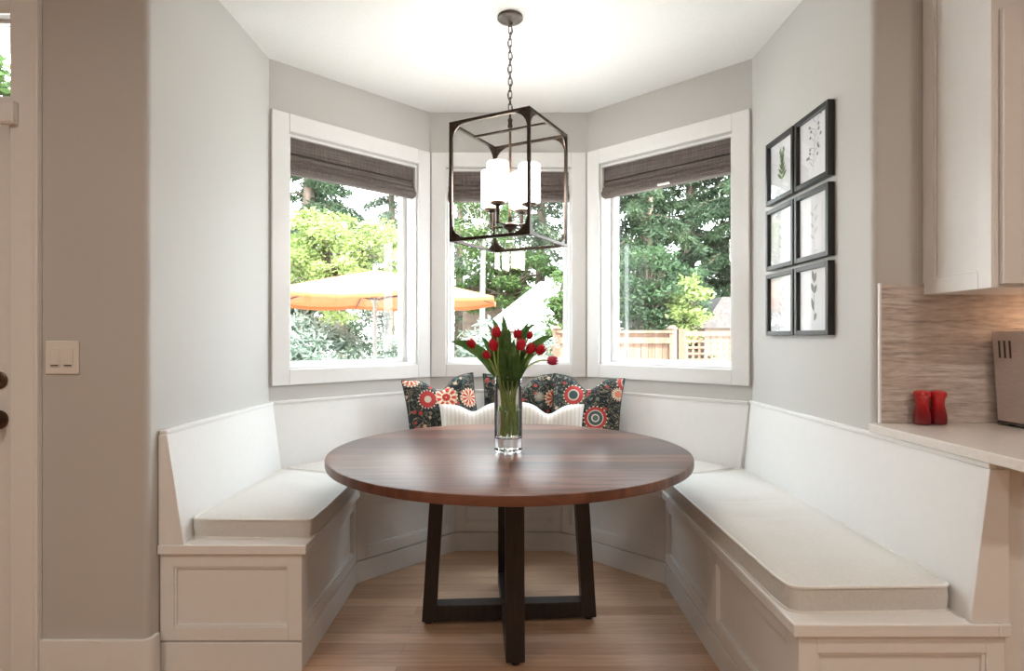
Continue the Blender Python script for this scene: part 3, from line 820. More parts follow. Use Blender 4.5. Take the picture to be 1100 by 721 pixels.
pillow('throw_pillow', 'square red and teal flowered throw pillow directly behind the vase', .47, .455, .13, .085, 'suz2', 'darkpipe', PX(.06, 3.755, ZS, 0, -10, 0), 2)
pillow('throw_pillow', 'square throw pillow with red flowers on dark teal, rightmost on the back bench', .445, .455, .14, .080, 'suz3', 'darkpipe', PX(.435, 3.62, ZS, -18, -14, 3), 3)
pillow('throw_pillow', 'cream striped linen throw pillow in front of the left flowered pillow', .40, .30, .11, .045, 'stripelinen', 'piping', PX(-.205, 3.49, ZS, 4, -16, -2), 4)
pillow('throw_pillow', 'cream striped linen throw pillow in front of the right flowered pillow', .42, .30, .11, .060, 'stripelinen', 'piping', PX(.215, 3.49, ZS, -4, -16, 2), 5)

# ------------------------------------------------------------------ lantern
LX, LY = 0.0, 2.79
ln = thing('lantern_chandelier', 'dark bronze open box lantern chandelier with four white glass shades', 'chandelier', (LX, LY, 1.67))
side = .396; ztop, zbot = 2.215, 1.672
Rl = Matrix.Translation((LX, LY, 0)) @ Matrix.Rotation(R(-73.5 + 45), 4, 'Z')
h = side / 2; bw = .007
for z in (ztop - bw, zbot + bw):
    mb = MB(Rl)
    for sx_, sy_ in ((1, 0), (-1, 0)):
        mb.box(sx_ * h - bw, sx_ * h + bw, -h - bw, h + bw, z - bw, z + bw)
        mb.box(-h + bw, h - bw, sx_ * h - bw, sx_ * h + bw, z - bw, z + bw)
    cage = mb.build('cage_rail', 'bronze', ln, bevel=.0015)
for ax in (-1, 1):
    for ay in (-1, 1):
        mb = MB(Rl); mb.box(ax * h - bw, ax * h + bw, ay * h - bw, ay * h + bw, zbot + 2 * bw, ztop - 2 * bw)
        post = mb.build('corner_post', 'bronze', ln, bevel=.0015)
        # concave gussets on both faces, top and bottom
        rg = .075
        for zz, sg in ((ztop - 2 * bw, -1), (zbot + 2 * bw, 1)):
            for axis in (0, 1):
                prof = [(0, 0)] + [(rg - rg * math.sin(a), rg - rg * math.cos(a)) for a in [PI / 2 * q / 8 for q in range(9)]]
                pts = []
                for (p, z) in prof:
                    e = bw + p
                    if axis == 0: pts.append((ax * (h - e), ay * (h) - .003, zz + sg * z))
                    else: pts.append((ax * h - .003, ay * (h - e), zz + sg * z))
                mb = MB(Rl); mb.extr(pts, (0, 0, 0), (0, .006, 0) if axis == 0 else (.006, 0, 0)); mb.build('corner_gusset', 'bronze', post)
mb = MB(Rl); mb.box(-h + bw, h - bw, -.006, .006, ztop - .012, ztop - .002); mb.build('cross_bar', 'bronze', ln, bevel=.001)
mb = MB(); mb.lathe([(.006, 1.745), (.006, 2.20)], (LX, LY, 0), 16); mb.build('center_rod', 'bronze_light', ln, smooth=40)
mb = MB(); mb.lathe([(.008, 2.217), (.012, 2.225), (.009, 2.24), (.012, 2.255), (.006, 2.265), (.004, 2.30)], (LX, LY, 0), 16); mb.build('finial', 'bronze', ln, smooth=40)
mb = MB(); mb.lathe([(.003, 1.722), (.009, 1.730), (.012, 1.738), (.034, 1.748), (.036, 1.762), (.030, 1.770), (.010, 1.776), (.010, 1.80)], (LX, LY, 0), 24); mb.build('hub', 'bronze', ln, smooth=40)
for k in range(4):
    a = R(61 + 90 * k - 3); ra = .105
    ex, ey = LX + ra * math.cos(a), LY + ra * math.sin(a)
    d2 = V((math.cos(a), math.sin(a), 0)); c0 = V((LX, LY, 1.758))
    pts = [c0 + d2 * .03, c0 + d2 * .06, c0 + d2 * .09 + V((0, 0, .002)), V((ex, ey, 1.765)), V((ex, ey, 1.78))]
    arm = MB().tube(pts, .005, 10).build('arm', 'bronze', ln, smooth=50)
    MB().lathe([(.005, 1.752), (.010, 1.757), (.007, 1.768), (.009, 1.80), (.010, 1.832), (.020, 1.838)], (ex, ey, 0), 20).build('candle_cup', 'bronze', arm, smooth=40)
    MB().lathe([(.020, 1.838), (.034, 1.842), (.037, 1.849), (.034, 1.856), (.014, 1.859)], (ex, ey, 0), 28).build('bobeche', 'bronze_light', arm, smooth=40)
    tag(MB().lathe([(.046, 1.858), (.0495, 1.862), (.0495, 2.026), (.047, 2.030), (.044, 2.026), (.044, 1.864)], (ex, ey, 0), 40, capped=False).build('glass_shade', 'lampglass', arm, smooth=40), 'lit white frosted cylinder shade')
    tag(MB().lathe([(.010, 1.860), (.012, 1.90), (.018, 1.935), (.012, 1.97), (.002, 1.985)], (ex, ey, 0), 16).build('bulb', 'bulb', arm, smooth=40), 'warm glowing bulb')
mb = MB(); mb.lathe([(.059, ZC - .001), (.060, ZC - .012), (.054, ZC - .018), (.046, ZC - .020), (.030, ZC - .026), (.012, ZC - .030), (.010, ZC - .045), (.002, ZC - .048)], (LX, LY, 0), 40)
mb.build('ceiling_canopy', 'pewter', ln, smooth=40)
ztopc, zbotc = ZC - .047, 2.298
nl = 13; pitch = (ztopc - zbotc) / nl
for k in range(nl):
    zc = zbotc + pitch * (k + .5); hh = pitch * .5 + .0035; ww = .0085
    rot = Matrix.Translation((LX, LY, zc)) @ Matrix.Rotation(R(20 + 90 * (k % 2)), 4, 'Z')
    pts = []
    for q in range(20):
        th = 2 * PI * q / 20; x = ww * math.cos(th); z = (hh - ww) * (1 if math.sin(th) > 0 else -1) + ww * math.sin(th) if abs(math.sin(th)) > 1e-6 else 0
        pts.append((x, 0, z))
    MB(rot).tube(pts, .0021, 6, closed=True).build('chain_link', 'bronze', ln, smooth=60)
MB().tube([(LX + .012 * math.sin(k * .9), LY + .006 * math.cos(k * .9), ztopc + .01 - (ztopc - zbotc + .02) * k / 24) for k in range(25)], .0016, 6).build('power_cord', 'black', ln, smooth=60)

# ------------------------------------------------------------------ picture frames
def leaf2d(mb, cx, cy, L_, w, ang, X):
    n = 8; pts = []
    for i in range(n + 1):
        s = i / n; pts.append((s * L_, w * math.sin(PI * s)))
    for i in range(n - 1, 0, -1):
        s = i / n; pts.append((s * L_, -w * math.sin(PI * s)))
    ca, sa = math.cos(ang), math.sin(ang)
    P = [(X, cx + p[0] * ca - p[1] * sa, cy + p[0] * sa + p[1] * ca) for p in pts]
    mb.add(P, [tuple(range(len(P)))])
FW, FH = .286, .306
cols = [(2.690, 2.975), (2.392, 2.677)]
rows = [(1.889, 2.195), (1.566, 1.864), (1.246, 1.548)]
flab = [['black framed print of a green leafy sprig, top of the far column', 'black framed print of a grey branching stem, top of the near column'],
        ['black framed faint print, middle of the far column', 'black framed pale grey print, middle of the near column'],
        ['black framed near-blank print, bottom of the far column', 'black framed print of a seedling with two green-grey leaves, bottom of the near column']]
for r_, (z0, z1) in enumerate(rows):
    for c_, (y0, y1) in enumerate(cols):
        fr = thing('picture_frame', flab[r_][c_], 'picture frame', (XR, (y0 + y1) / 2, z0))
        X0, X1 = XR - .030, XR - .001; w = .021
        mb = MB()
        mb.box(X0, X1, y0, y0 + w, z0, z1); mb.box(X0, X1, y1 - w, y1, z0, z1)
        mb.box(X0, X1, y0 + w, y1 - w, z0, z0 + w); mb.box(X0, X1, y0 + w, y1 - w, z1 - w, z1)
        mb.build('frame_moulding', 'black', fr, bevel=.002)
        pr = MB().box(XR - .012, XR - .004, y0 + w, y1 - w, z0 + w, z1 - w).build('print', 'paper', fr)
        Xp = XR - .0126; cy = (y0 + y1) / 2; cz = (z0 + z1) / 2
        mb = MB(); mb.recalc = False; rr = random.Random(r_ * 7 + c_)
        # note: larger Y is further away = left in the picture
        if r_ == 0 and c_ == 0:
            for i in range(7):
                z = cz - .05 + i * .020
                for s in (-1, 1): leaf2d(mb, cy + .004 * i * s, z, .058 - .004 * i, .0085, PI / 2 + s * (.95 - i * .09), Xp)
            leaf2d(mb, cy, cz - .09, .16, .0012, PI / 2, Xp); mt = 'leafprint'
        elif r_ == 0:
            leaf2d(mb, cy + .01, cz - .10, .20, .0014, PI / 2 + .12, Xp)
            for i in range(15):
                z = cz - .08 + i * .013; y = cy + .01 - (z - cz + .1) * .12
                a = PI / 2 + (1 if i % 2 else -1) * rr.uniform(.6, 1.3); l = rr.uniform(.025, .055)
                leaf2d(mb, y, z, l, .0012, a, Xp); leaf2d(mb, y + l * math.cos(a), z + l * math.sin(a), .020, .007, a + rr.uniform(-.8, .8), Xp)
            mt = 'greyprint'
        elif r_ == 2 and c_ == 1:
            leaf2d(mb, cy, cz - .09, .17, .0018, PI / 2, Xp)
            for z, a, l in ((.03, -.5, .05), (.025, .5, .045), (.07, .35, .05), (.075, -.25, .055), (-.05, -.35, .065), (-.09, .5, .04)):
                leaf2d(mb, cy, cz + z, l, .011, PI / 2 + a, Xp)
            mt = 'greyprint'
        else:
            leaf2d(mb, cy, cz - .08, .16, .0012, PI / 2 + .08, Xp)
            for i in range(6):
                leaf2d(mb, cy, cz - .06 + i * .024, .04, .006, PI / 2 + (1 if i % 2 else -1) * .9, Xp)
            leaf2d(mb, cy - .04, cz - .11, .05, .002, 0, Xp); mt = 'paleprint'
        mb.build('botanical_drawing', mt, pr)
        MB().box(XR - .020, XR - .018, y0 + w, y1 - w, z0 + w, z1 - w).build('glazing', 'pictureglass', fr)

# ------------------------------------------------------------------ kitchen side
kc = thing('upper_cabinet', 'tall greige wall cabinet above the kitchen counter', 'cabinet', (1.95, 1.97, 1.39))
ux0, ux1, uy0, uy1, uz0, uz1 = 1.49, 2.50, 1.832, YF - .002, 1.389, 2.52
MB().box(ux0, ux1, uy0, uy1, uz0, uz1).build('cabinet_body', 'cabinet', kc, bevel=.002)
fr, ml = MB(), MB()
P0 = V((ux0, uy1)); inset_panel(fr, ml, P0, V((0, -1)), V((-1, 0)), .0, uy1 - uy0, uz0, uz1, stile=.052, depth=.010)
fr.build('side_frame', 'cabinet', kc, bevel=.002); ml.build('side_bead', 'cabinet', kc, bevel=.002)
for k, (x0, x1) in enumerate(((ux0 + .012, 1.985), (1.99, ux1 - .01))):
    dr = MB().box(x0, x1, uy0 - .012, uy0 - .001, uz0 + .012, 2.245).build('door', 'cabinet', kc, bevel=.002)
    fr, ml = MB(), MB(); inset_panel(fr, ml, V((x0, uy0 - .012)), V((1, 0)), V((0, -1)), 0, x1 - x0, uz0 + .012, 2.245, stile=.06, depth=.009)
    fr.build('door_frame', 'cabinet', dr, bevel=.002); ml.build('door_bead', 'cabinet', dr, bevel=.002)
led = thing('under_cabinet_light', 'slim warm strip light fixed beneath the kitchen wall cabinet', 'light', (2.0, 2.0, 1.38))
MB().box(1.76, 2.40, 1.985, 2.015, 1.380, 1.389).build('housing', 'white', led)
MB().box(1.765, 2.395, 1.99, 2.01, 1.378, 1.380).build('diffuser', 'led', led)
bs = thing('backsplash', 'rippled beige stone tile backsplash above the kitchen counter', 'backsplash', (2.2, YF, .93))
MB().box(1.326, 3.4, YF - .010, YF - .0005, .9305, 1.178).build('tile_course', 'splash', bs, bevel=.001)
MB().box(1.326, 3.4, YF - .010, YF - .0005, 1.1795, 1.428).build('tile_course', 'splash', bs, bevel=.001)
MB().box(1.319, 1.326, YF - .013, YF - .0005, .9305, 1.430).build('edge_trim', 'vinyl', bs, bevel=.001)
ct = thing('countertop', 'pale quartz kitchen countertop ending above the right bench', 'counter', (2.2, 1.8, .90))
pts = [(1.275, 1.44), (3.4, 1.44), (3.4, YF - .0005), (1.328, YF - .0005), (XR - .004, YF - .0005), (1.275, YF - .02)]
MB().prism(pts, .900, .930).build('slab', 'quartz', ct, bevel=.003)
bc = thing('base_cabinet', 'white base cabinet under the counter at the end of the right bench', 'cabinet', (2.2, 1.85, 0))
MB().box(1.337, 3.4, 1.618, YF - .002, .0, .8995).build('cabinet_body', 'cabinet', bc, bevel=.002)
fr, ml = MB(), MB(); inset_panel(fr, ml, V((1.337, 1.618)), V((1, 0)), V((0, -1)), .06, .62, .12, .88, stile=.055, depth=.014)
fr.build('door_frame', 'cabinet', bc, bevel=.002); ml.build('door_bead', 'cabinet', bc, bevel=.002)
# shakers
for k, (px, lab) in enumerate(((990.5, 'glossy red waisted shaker on the counter, left of the pair'), (1007.5, 'glossy red waisted shaker on the counter, right of the pair beside the oven'))):
    x = (px - CX) / FPX * 2.095
    sh = thing('pepper_shaker', lab, 'shaker', (x, 2.095, .93))
    MB().lathe([(.020, .0005), (.0265, .003), (.0285, .014), (.0275, .035), (.0235, .052), (.020, .070), (.0205, .082), (.0225, .094)], (x, 2.095, .93), 36).build('shaker_body', 'redglaze', sh, smooth=40)
    MB().lathe([(.0235, .0945), (.0265, .100), (.0270, .110), (.024, .117), (.014, .121), (.002, .122)], (x, 2.095, .93), 36).build('cap', 'redglaze', sh, smooth=40)
# countertop oven
ov = thing('toaster_oven', 'brushed steel countertop oven on the counter at the right picture edge', 'oven', (1.95, 1.93, .93))
x0, x1, y0, y1 = 1.722, 2.19, 1.80, 2.105
def rr2(x0, x1, y0, y1, r, n=6):
    pts = []
    for cx, cy, a0 in ((x1 - r, y1 - r, 0), (x0 + r, y1 - r, 90), (x0 + r, y0 + r, 180), (x1 - r, y0 + r, 270)):
        for k in range(n + 1):
            a = R(a0 + 90 * k / n); pts.append((cx + r * math.cos(a), cy + r * math.sin(a)))
    return pts
MB().prism(rr2(x0, x1, y0 + .11, y1, .004), .942, 1.258, top=rr2(x0 - .022, x1 + .022, y0 + .11, y1, .004)).build('oven_body', 'chrome', ov, bevel=.006, smooth=40)
MB().prism(rr2(x0 + .001, x1 - .001, y0, y0 + .108, .004), .946, 1.255, top=rr2(x0 - .020, x1 + .020, y0 + .03, y0 + .108, .004)).build('front_housing', 'chrome', ov, bevel=.008, smooth=40)
MB().box(x0 + .05, x1 - .12, y0 + .006, y0 + .011, .985, 1.16).build('door_window', 'darksteel', ov)
MB().tube([(x0 + .05, y0 - .03, 1.19), (x1 - .12, y0 - .03, 1.19)], .007, 10).build('handle', 'chrome', ov, smooth=50)
MB().box(x0 - .004, x1 + .004, y0 + .02, y1 - .005, .936, .944).build('base_rim', 'darksteel', ov, bevel=.002)
for ax, ay in ((x0 + .03, y0 + .05), (x1 - .03, y0 + .05), (x0 + .03, y1 - .03), (x1 - .03, y1 - .03)):
    MB().lathe([(.012, 0), (.014, .006)], (ax, ay, .9302), 14).build('foot', 'black', ov)
for k in range(3):
    y = 2.075 - k * .022
    m = MB(); m.add([(x0 - .0165, y - .004, 1.165), (x0 - .0165, y + .004, 1.165), (x0 - .0205, y + .004, 1.225), (x0 - .0205, y - .004, 1.225),
                     (x0 - .010, y - .004, 1.165), (x0 - .010, y + .004, 1.165), (x0 - .014, y + .004, 1.225), (x0 - .014, y - .004, 1.225)],
                    [(0, 1, 2, 3), (7, 6, 5, 4), (0, 4, 5, 1), (1, 5, 6, 2), (2, 6, 7, 3), (3, 7, 4, 0)])
    m.build('vent_slot', 'darksteel', ov)

# ------------------------------------------------------------------ outdoors
GZ = -.42
struct(MB().prism([(-40, 4.4), (40, 4.4), (40, 60), (-40, 60)], GZ - .1, GZ), 'ground', 'paving')
struct(MB().prism([(-40, 2.36), (-1.6, 2.36), (-1.6, 4.4), (-40, 4.4)], GZ - .1, GZ), 'ground_side', 'paving')

def leaves(name, mat, parent, centers, n, size, spread, seed, droop=0.0, aspect=.45, up=.3):
    rr = random.Random(seed); mb = MB(); mb.recalc = False; vs = []; fs = []
    for k in range(n):
        c, rad = centers[rr.randrange(len(centers))]
        g = V((rr.gauss(0, 1), rr.gauss(0, 1), rr.gauss(0, 1))); g.normalize()
        p = c + V((g.x * rad[0], g.y * rad[1], g.z * rad[2])) * (rr.random() ** .4)
        d = V((rr.gauss(0, 1), rr.gauss(0, 1), rr.gauss(0, .6) - droop)).normalized()
        nn = V((rr.gauss(0, .7), rr.gauss(0, .7), 1)) if up else V((rr.gauss(0, 1), rr.gauss(0, 1), rr.gauss(0, 1)))
        sd = d.cross(nn.normalized())
        if sd.length < .05: continue
        sd.normalize(); s = size * rr.uniform(.6, 1.3); b = len(vs); up_ = sd.cross(d) * s * .12
        vs += [p, p + d * s * .5 + sd * s * aspect * .5 - up_, p + d * s, p + d * s * .5 - sd * s * aspect * .5 - up_]
        fs.append((b, b + 1, b + 2, b + 3))
    mb.add(vs, fs); return mb.build(name, mat, parent)
def conifer(label, x, y, top, rad, mat, seed, n=9000, low=.6, group=None):
    rr = random.Random(seed); t = thing('conifer_tree', label, 'tree', (x, y, GZ))
    MB().tube([(x, y, GZ), (x + .1, y, (top + GZ) / 2), (x, y, top)], [.20, .13, .02], 9).build('trunk', 'bark', t, smooth=60)
    br = MB(); cs = []
    nb = 90
    for k in range(nb):
        s = (k + rr.random()) / nb; z = low + (top - low) * s; R_ = rad * (1 - s) ** .75 * rr.uniform(.65, 1.1) + .1
        a = rr.uniform(0, 2 * PI); pts = []
        for q in range(5):
            f = q / 4; pts.append(V((x + math.cos(a) * R_ * f, y + math.sin(a) * R_ * f, z + .10 * f * R_ - .38 * R_ * f * f)))
        br.tube(pts, [.028, .022, .016, .010, .004], 4)
        for q in range(1, 5):
            for w in range(2):
                f = (q - .5 * w) / 4; p = V((x + math.cos(a) * R_ * f, y + math.sin(a) * R_ * f, z + .10 * f * R_ - .38 * R_ * f * f))
                sp = .10 + .14 * R_ * (1 - abs(f - .5))
                cs.append((p - V((0, 0, .06)), (sp, sp, .07 + .03 * R_)))
    br.build('branches', 'bark', t)
    leaves('foliage', mat, t, cs, int(n * 1.9), .15, 0, seed, droop=.7, aspect=.34)
    return t
def broadleaf(name, label, x, y, z, r3, mat, seed, n=7000, size=.11, nclump=70, bark='bark', cat='tree', clump=.25, aspect=.55, droop=.2):
    rr = random.Random(seed); t = thing(name, label, cat, (x, y, GZ))
    br = MB(); br.tube([(x, y, GZ), (x + .05, y, z - r3[2] * .4), (x, y, z + r3[2] * .3)], [.09 * r3[0], .06 * r3[0], .02], 8)
    cs = []
    for k in range(nclump):
        g = V((rr.gauss(0, 1), rr.gauss(0, 1), rr.gauss(0, 1))).normalized() * (rr.random() ** .45)
        p = V((x + g.x * r3[0], y + g.y * r3[1], z + g.z * r3[2])); c = clump * rr.uniform(.6, 1.3)
        cs.append((p, (c * 1.35, c * 1.35, c * .55)))
        st = V((x, y, z - r3[2] * .75 + rr.uniform(0, r3[2]) * .7)); mid = (st + p) / 2 + V((0, 0, .1))
        br.tube([st, mid, p], [.022 * r3[0], .014 * r3[0], .004], 5)
    br.build('trunk', bark, t, smooth=60)
    leaves('foliage', mat, t, cs, n, size, 0, seed + 1, droop=droop, aspect=aspect)
    return t
def ax(px, Y): return (px - CX) / FPX * Y
# left view
conifer('dark conifer filling the upper left corner of the left window', ax(328, 15), 15, 12, 2.6, 'conifer', 21, 30000)
conifer('grey-green conifer behind the maple at the right of the left window', ax(418, 21), 21, 11, 2.0, 'conifer_grey', 22, 9000)
conifer('dark conifer beyond the left end of the garden', ax(255, 17), 17, 9.5, 2.4, 'conifer', 23, 9000)
broadleaf('maple_tree', 'bright yellow-green maple behind the orange umbrella', ax(365, 12), 12, 2.75, (1.35, 1.2, 1.15), 'maple', 24, 17000, .095, 110)
for k, (px, Y, lab) in enumerate(((318, 7.0, 'pale silvery shrub at the left below the orange umbrella'), (352, 7.2, 'pale silvery shrub just left of the umbrella pole'), (430, 7.1, 'pale silvery shrub just right of the umbrella pole'))):
    broadleaf('shrub', lab, ax(px, Y), Y, .62, (.36, .4, .86), 'paleleaf', 40 + k, 5200, .10, 45, cat='shrub', clump=.18, aspect=.28)
# middle view
conifer('grey-green conifer at the left of the middle window', ax(492, 23.5), 23.5, 12, 2.5, 'conifer_grey', 25, 11000)
conifer('grey-green conifer seen through the lantern in the middle window', ax(545, 24), 24, 12, 2.6, 'conifer_grey', 26, 11000)
conifer('dark conifer with bare lower trunk right of centre in the middle window', ax(578, 18), 18, 10, 1.8, 'conifer_grey', 27, 9000, low=3.2)
broadleaf('deciduous_tree', 'light green leafy tree low behind the lantern in the middle window', ax(548, 16), 16, 2.7, (1.7, 1.0, .9), 'hedge', 28, 7000, .13, 60)
broadleaf('birch_tree', 'slim tree with a pale trunk at the left of the middle window', ax(517, 15), 15, 4.3, (.9, .7, 1.1), 'hedge', 29, 3500, .10, 40, bark='palebark')
broadleaf('evergreen_shrub', 'tall fresh green columnar shrub at the right edge of the middle window', ax(604, 9.5), 9.5, 1.35, (.30, .3, 1.15), 'hedge', 30, 6500, .07, 60, cat='shrub', clump=.13)
for k, (px, Y, lab) in enumerate(((492, 7.6, 'pale leafy shrub below the umbrella rim in the middle window'), (528, 7.4, 'pale leafy shrub directly behind the tulips'), (568, 7.5, 'pale leafy shrub right of the tulips, beneath the white roof'))):
    broadleaf('shrub', lab, ax(px, Y), Y, .60, (.27, .35, .90), 'paleleaf', 50 + k, 4200, .10, 45, cat='shrub', clump=.17, aspect=.28)
# white sunlit roof and dark gable
sh = thing('garden_shed', 'shed with a white sunlit sloping roof behind the tulips', 'shed', (ax(575, 12.5), 12.5, GZ))
p = [at(518, 352, 12.0), at(609, 352, 12.0), at(600, 301, 13.6), at(580, 303, 13.6)]
q0 = [V(a) for a in p]
MB().add(q0 + [a + V((0, 0, -.06)) for a in q0], [(0, 1, 2, 3), (7, 6, 5, 4), (0, 4, 5, 1), (1, 5, 6, 2), (2, 6, 7, 3), (3, 7, 4, 0)]).build('roof', 'roofwhite', sh)
MB().prism([(q0[0].x + .15, 12.15), (q0[1].x - .1, 12.15), (q0[2].x - .1, 13.5), (q0[3].x - .6, 13.5)], GZ, 1.36).build('wall', 'siding', sh)
hs = thing('neighbour_house', 'dark shingled gable roof beside the pale trunk in the middle window', 'house', (ax(520, 17), 17, GZ))
a, b_, c = at(497, 322, 17), at(539, 322, 17), at(512, 297, 17)
pr = [(a.x, 0, GZ), (b_.x, 0, GZ), (b_.x, 0, b_.z), (c.x, 0, c.z), (a.x, 0, a.z)]
MB().extr(pr, (0, 17, 0), (0, 3, 0)).build('wall', 'siding', hs)
for e0, e1 in ((a, c), (c, b_)):
    dv = (e1 - e0); e0x = e0 - dv * (.08 if e0 is a else 0); e1x = e1 + dv * (.08 if e1 is b_ else 0)
    MB().extr([(e0x.x, 0, e0x.z), (e1x.x, 0, e1x.z), (e1x.x, 0, e1x.z + .12), (e0x.x, 0, e0x.z + .12)], (0, 16.7, 0), (0, 3.6, 0)).build('roof', 'roofdark', hs)
# right view
conifer('dense green conifer at the left of the right window', ax(690, 13), 13, 9, 1.7, 'conifer', 31, 22000)
conifer('large green conifer in the centre of the right window', ax(738, 16), 16, 11, 2.5, 'conifer', 32, 24000)
conifer('green conifer with drooping boughs at the right of the right window', ax(794, 14.4), 14.4, 10, 2.2, 'conifer', 33, 22000)
conifer('dark conifer closing the gap between the middle and right windows', ax(650, 17), 17, 10, 2.2, 'conifer', 34, 9000)
conifer('tall conifer beyond the right end of the fence', ax(850, 15), 15, 10, 2.4, 'conifer', 35, 9000)
broadleaf('deciduous_tree', 'small pale green leafy tree behind the fence post in the right window', ax(742, 10.5), 10.5, 1.65, (.30, .3, .68), 'maple', 36, 2400, .09, 30, clump=.16)
broadleaf('deciduous_tree', 'mid green bushy tree low behind the board fence', ax(697, 11), 11, 1.9, (1.0, .6, 1.1), 'midleaf', 37, 7000, .10, 60)
hut = thing('garden_hut', 'dark hut behind the lattice fence in the right window', 'hut', (ax(775, 11.3), 11.3, GZ))
xa, xb = ax(757, 11.3), ax(800, 11.3)
MB().box(xa, xb, 11.3, 12.6, GZ, 1.42).build('wall', 'siding', hut)
MB().extr([(xa - .1, 0, 1.42), (xb + .1, 0, 1.42), ((xa + xb) / 2 + .3, 0, 2.0), ((xa + xb) / 2 - .1, 0, 2.0)], (0, 11.15, 0), (0, 1.6, 0)).build('roof', 'roofdark', hut)
# fence: board section and lattice section
FY = 8.0
def post(x, par, cap=True):
    p = MB().box(x - .05, x + .05, FY - .05, FY + .05, GZ, 1.355).build('fence_post', 'cedar', par, bevel=.005)
    if cap: MB().prism([(x - .065, FY - .065), (x + .065, FY - .065), (x + .065, FY + .065), (x - .065, FY + .065)], 1.355, 1.40, top=[(x - .03, FY - .03), (x + .03, FY - .03), (x + .03, FY + .03), (x - .03, FY + .03)]).build('post_cap', 'cedar', p)
xm = ax(722, FY)
fb = thing('board_fence', 'cedar fence with upright boards below a flat rail', 'fence', ((.62 + xm) / 2, FY, GZ))
n = int((xm - .62) / .095)
for k in range(n):
    x = .62 + k * .095; MB().box(x, x + .088, FY - .012 + .006 * (k % 2), FY + .008 + .006 * (k % 2), GZ + .05, 1.23).build('board', 'cedar', fb)
MB().box(.62, xm, FY - .055, FY - .015, 1.16, 1.24).build('rail', 'cedar', fb); MB().box(.62, xm, FY - .07, FY + .07, 1.30, 1.335).build('cap_rail', 'cedar', fb)
MB().box(.62, xm, FY - .02, FY + .02, 1.24, 1.30).build('fascia', 'cedar', fb)
post(xm, fb); post(.62, fb); 
fl = thing('lattice_fence', 'cedar square lattice fence panel right of the fence post', 'fence', (xm + .9, FY, GZ))
x0f, x1f = xm + .125, 4.3
post(x0f, fl, False); post(x1f, fl)
for k in range(21):
    z = GZ + .1 + k * .083; 
    if z < 1.26: MB().box(x0f + .05, x1f - .05, FY - .012, FY - .001, z, z + .030).build('lattice_slat', 'cedar', fl)
for k in range(int((x1f - x0f) / .083)):
    x = x0f + .06 + k * .083
    if x < x1f - .08: MB().box(x, x + .030, FY, FY + .011, GZ + .05, 1.26).build('lattice_upright', 'cedar', fl)
MB().box(x0f + .05, x1f - .05, FY - .03, FY + .03, 1.26, 1.325).build('cap_rail', 'cedar', fl)

# umbrella
UX, UY = ax(403, 8.5), 8.5
um = thing('patio_umbrella', 'large orange market umbrella open on the patio outside the left window', 'umbrella', (UX, UY, GZ))
UR = 1.85; zr, za = 1.78, 2.20
MB().tube([(UX, UY, GZ), (UX, UY, za + .02)], .028, 14).build('pole', 'polepaint', um, smooth=50)
mb = MB(); mb.recalc = False
vs = [(UX, UY, za)]; fs = []; ns = 8; rings = 6; per = ns * 4
for r_ in range(1, rings + 1):
    f_ = r_ / rings
    for k in range(per):
        a = 2 * PI * k / per + R(22.5); seg = (k % 4) / 4
        flat = math.cos(PI / ns) / math.cos((seg - .5) * 2 * PI / ns)
        rad_ = UR * f_ * flat; sag = -.05 * math.sin(PI * seg) * f_
        vs.append((UX + rad_ * math.cos(a), UY + rad_ * math.sin(a), za + (zr - za) * f_ ** 1.08 + sag))
for k in range(per): fs.append((0, 1 + k, 1 + (k + 1) % per))
for r_ in range(rings - 1):
    for k in range(per): fs.append((1 + r_ * per + k, 1 + (r_ + 1) * per + k, 1 + (r_ + 1) * per + (k + 1) % per, 1 + r_ * per + (k + 1) % per))
k0 = len(vs)   # short valance
for k in range(per):
    p = vs[1 + (rings - 1) * per + k]; vs.append((p[0], p[1], p[2] - .05))
for k in range(per): fs.append((1 + (rings - 1) * per + k, k0 + k, k0 + (k + 1) % per, 1 + (rings - 1) * per + (k + 1) % per))
mb.add(vs, fs); cn = mb.build('canopy', 'orange', um, smooth=30)
sd = cn.modifiers.new('cloth', 'SOLIDIFY'); sd.thickness = .004
for k in range(8):
    a = 2 * PI * k / 8 + R(22.5)
    rb = MB().tube([(UX + .04 * math.cos(a), UY + .04 * math.sin(a), za - .035), (UX + (UR - .03) * math.cos(a), UY + (UR - .03) * math.sin(a), zr - .012)], .013, 6).build('rib', 'ribwood', um)
    MB().tube([(UX + .04 * math.cos(a), UY + .04 * math.sin(a), za - .42), (UX + UR * .5 * math.cos(a), UY + UR * .5 * math.sin(a), (za + zr) / 2 - .03)], .012, 6).build('strut', 'ribwood', rb)
MB().lathe([(.05, za - .46), (.055, za - .44), (.055, za - .40), (.035, za - .38)], (UX, UY, 0), 16).build('runner', 'polepaint', um, smooth=40)
MB().lathe([(.03, za), (.035, za + .03), (.012, za + .07), (.002, za + .09)], (UX, UY, 0), 16).build('finial', 'polepaint', um, smooth=40)
MB().lathe([(.30, GZ + .001), (.30, GZ + .05), (.06, GZ + .07), (.04, GZ + .25)], (UX, UY, 0), 24).build('base', 'polepaint', um, smooth=40)
# view through the transom
broadleaf('shrub', 'bright leafy tree seen through the small window above the door', ax(3, 4.6), 4.6, 2.60, (.9, .7, .75), 'hedge', 60, 5000, .13, 60, cat='shrub', clump=.2)
struct(MB().box(-8, -2.2, 2.36, 3.6, 2.95, 3.05), 'porch_soffit', 'roofwhite')

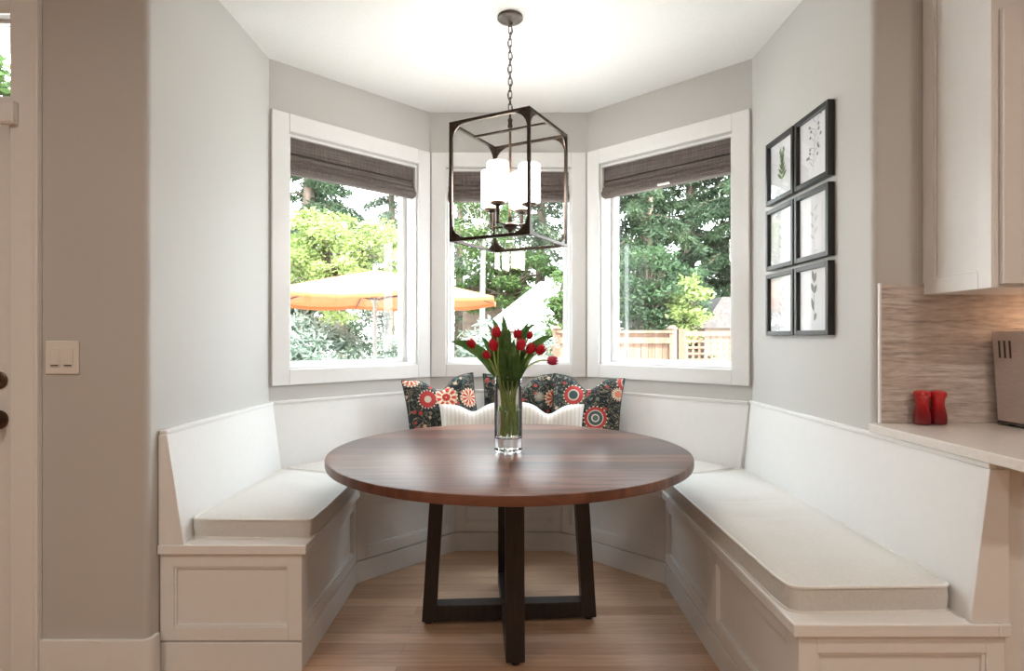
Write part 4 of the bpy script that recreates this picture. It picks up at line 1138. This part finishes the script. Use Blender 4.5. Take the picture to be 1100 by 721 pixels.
# ------------------------------------------------------------------ light
W = bpy.data.worlds.new('sky'); S.world = W; W.use_nodes = True
nt = W.node_tree; bg = nt.nodes['Background']
tc = N(nt, 'ShaderNodeTexCoord'); sp = N(nt, 'ShaderNodeSeparateXYZ'); L(nt, tc.outputs['Generated'], sp.inputs[0])
L(nt, ramp(nt, sp.outputs['Z'], [(0, (.95, .97, 1)), (.5, (.84, .92, 1)), (1, (.70, .84, 1))]), bg.inputs['Color'])
bg.inputs['Strength'].default_value = 11.5
sun = bpy.data.lights.new('sun', 'SUN'); sun.energy = 18; sun.angle = R(2); sun.color = (1, .965, .90)
so = bpy.data.objects.new('sun', sun); COL.objects.link(so)
so.rotation_euler = V((-.45, .62, -.85)).to_track_quat('-Z', 'Y').to_euler()
# recessed kitchen downlights behind and above the camera (trim, lens, lamp)
cans = [(-1.7, .2), (1.7, .2), (-1.7, -2.0), (1.7, -2.0), (0, -1.0)]
nms = ['recessed ceiling light over the left front of the kitchen', 'recessed ceiling light over the right front of the kitchen', 'recessed ceiling light at the rear left of the kitchen', 'recessed ceiling light at the rear right of the kitchen', 'recessed ceiling light in the middle of the kitchen']
for (x, y), lb in zip(cans, nms):
    c = thing('recessed_light', lb, 'ceiling light', (x, y, ZC))
    MB().lathe([(.095, ZC - .001), (.095, ZC - .006), (.075, ZC - .008), (.072, ZC - .001)], (x, y, 0), 32).build('trim_ring', 'white', c, smooth=40)
    ld = bpy.data.lights.new('downlight', 'AREA'); ld.shape = 'DISK'; ld.size = .14; ld.energy = 17; ld.color = (1, .88, .77)
    lo = bpy.data.objects.new('downlight', ld); COL.objects.link(lo); lo.location = (x, y, ZC - .012)
cam = bpy.data.cameras.new('camera'); co_ = bpy.data.objects.new('camera', cam); COL.objects.link(co_)
co_.location = (0, 0, CAMZ); co_.rotation_euler = (PI / 2, 0, 0)
cam.sensor_fit = 'HORIZONTAL'; cam.sensor_width = 36; cam.lens = 36 * FPX / 1100
cam.shift_x = (550 - CX) / 1100; cam.shift_y = (CY - 360.5) / 1100; cam.clip_start = .02
S.camera = co_
S.view_settings.view_transform = 'Standard'; S.view_settings.look = 'None'
S.view_settings.gamma = 1; S.view_settings.use_curve_mapping = False; S.view_settings.exposure = 0
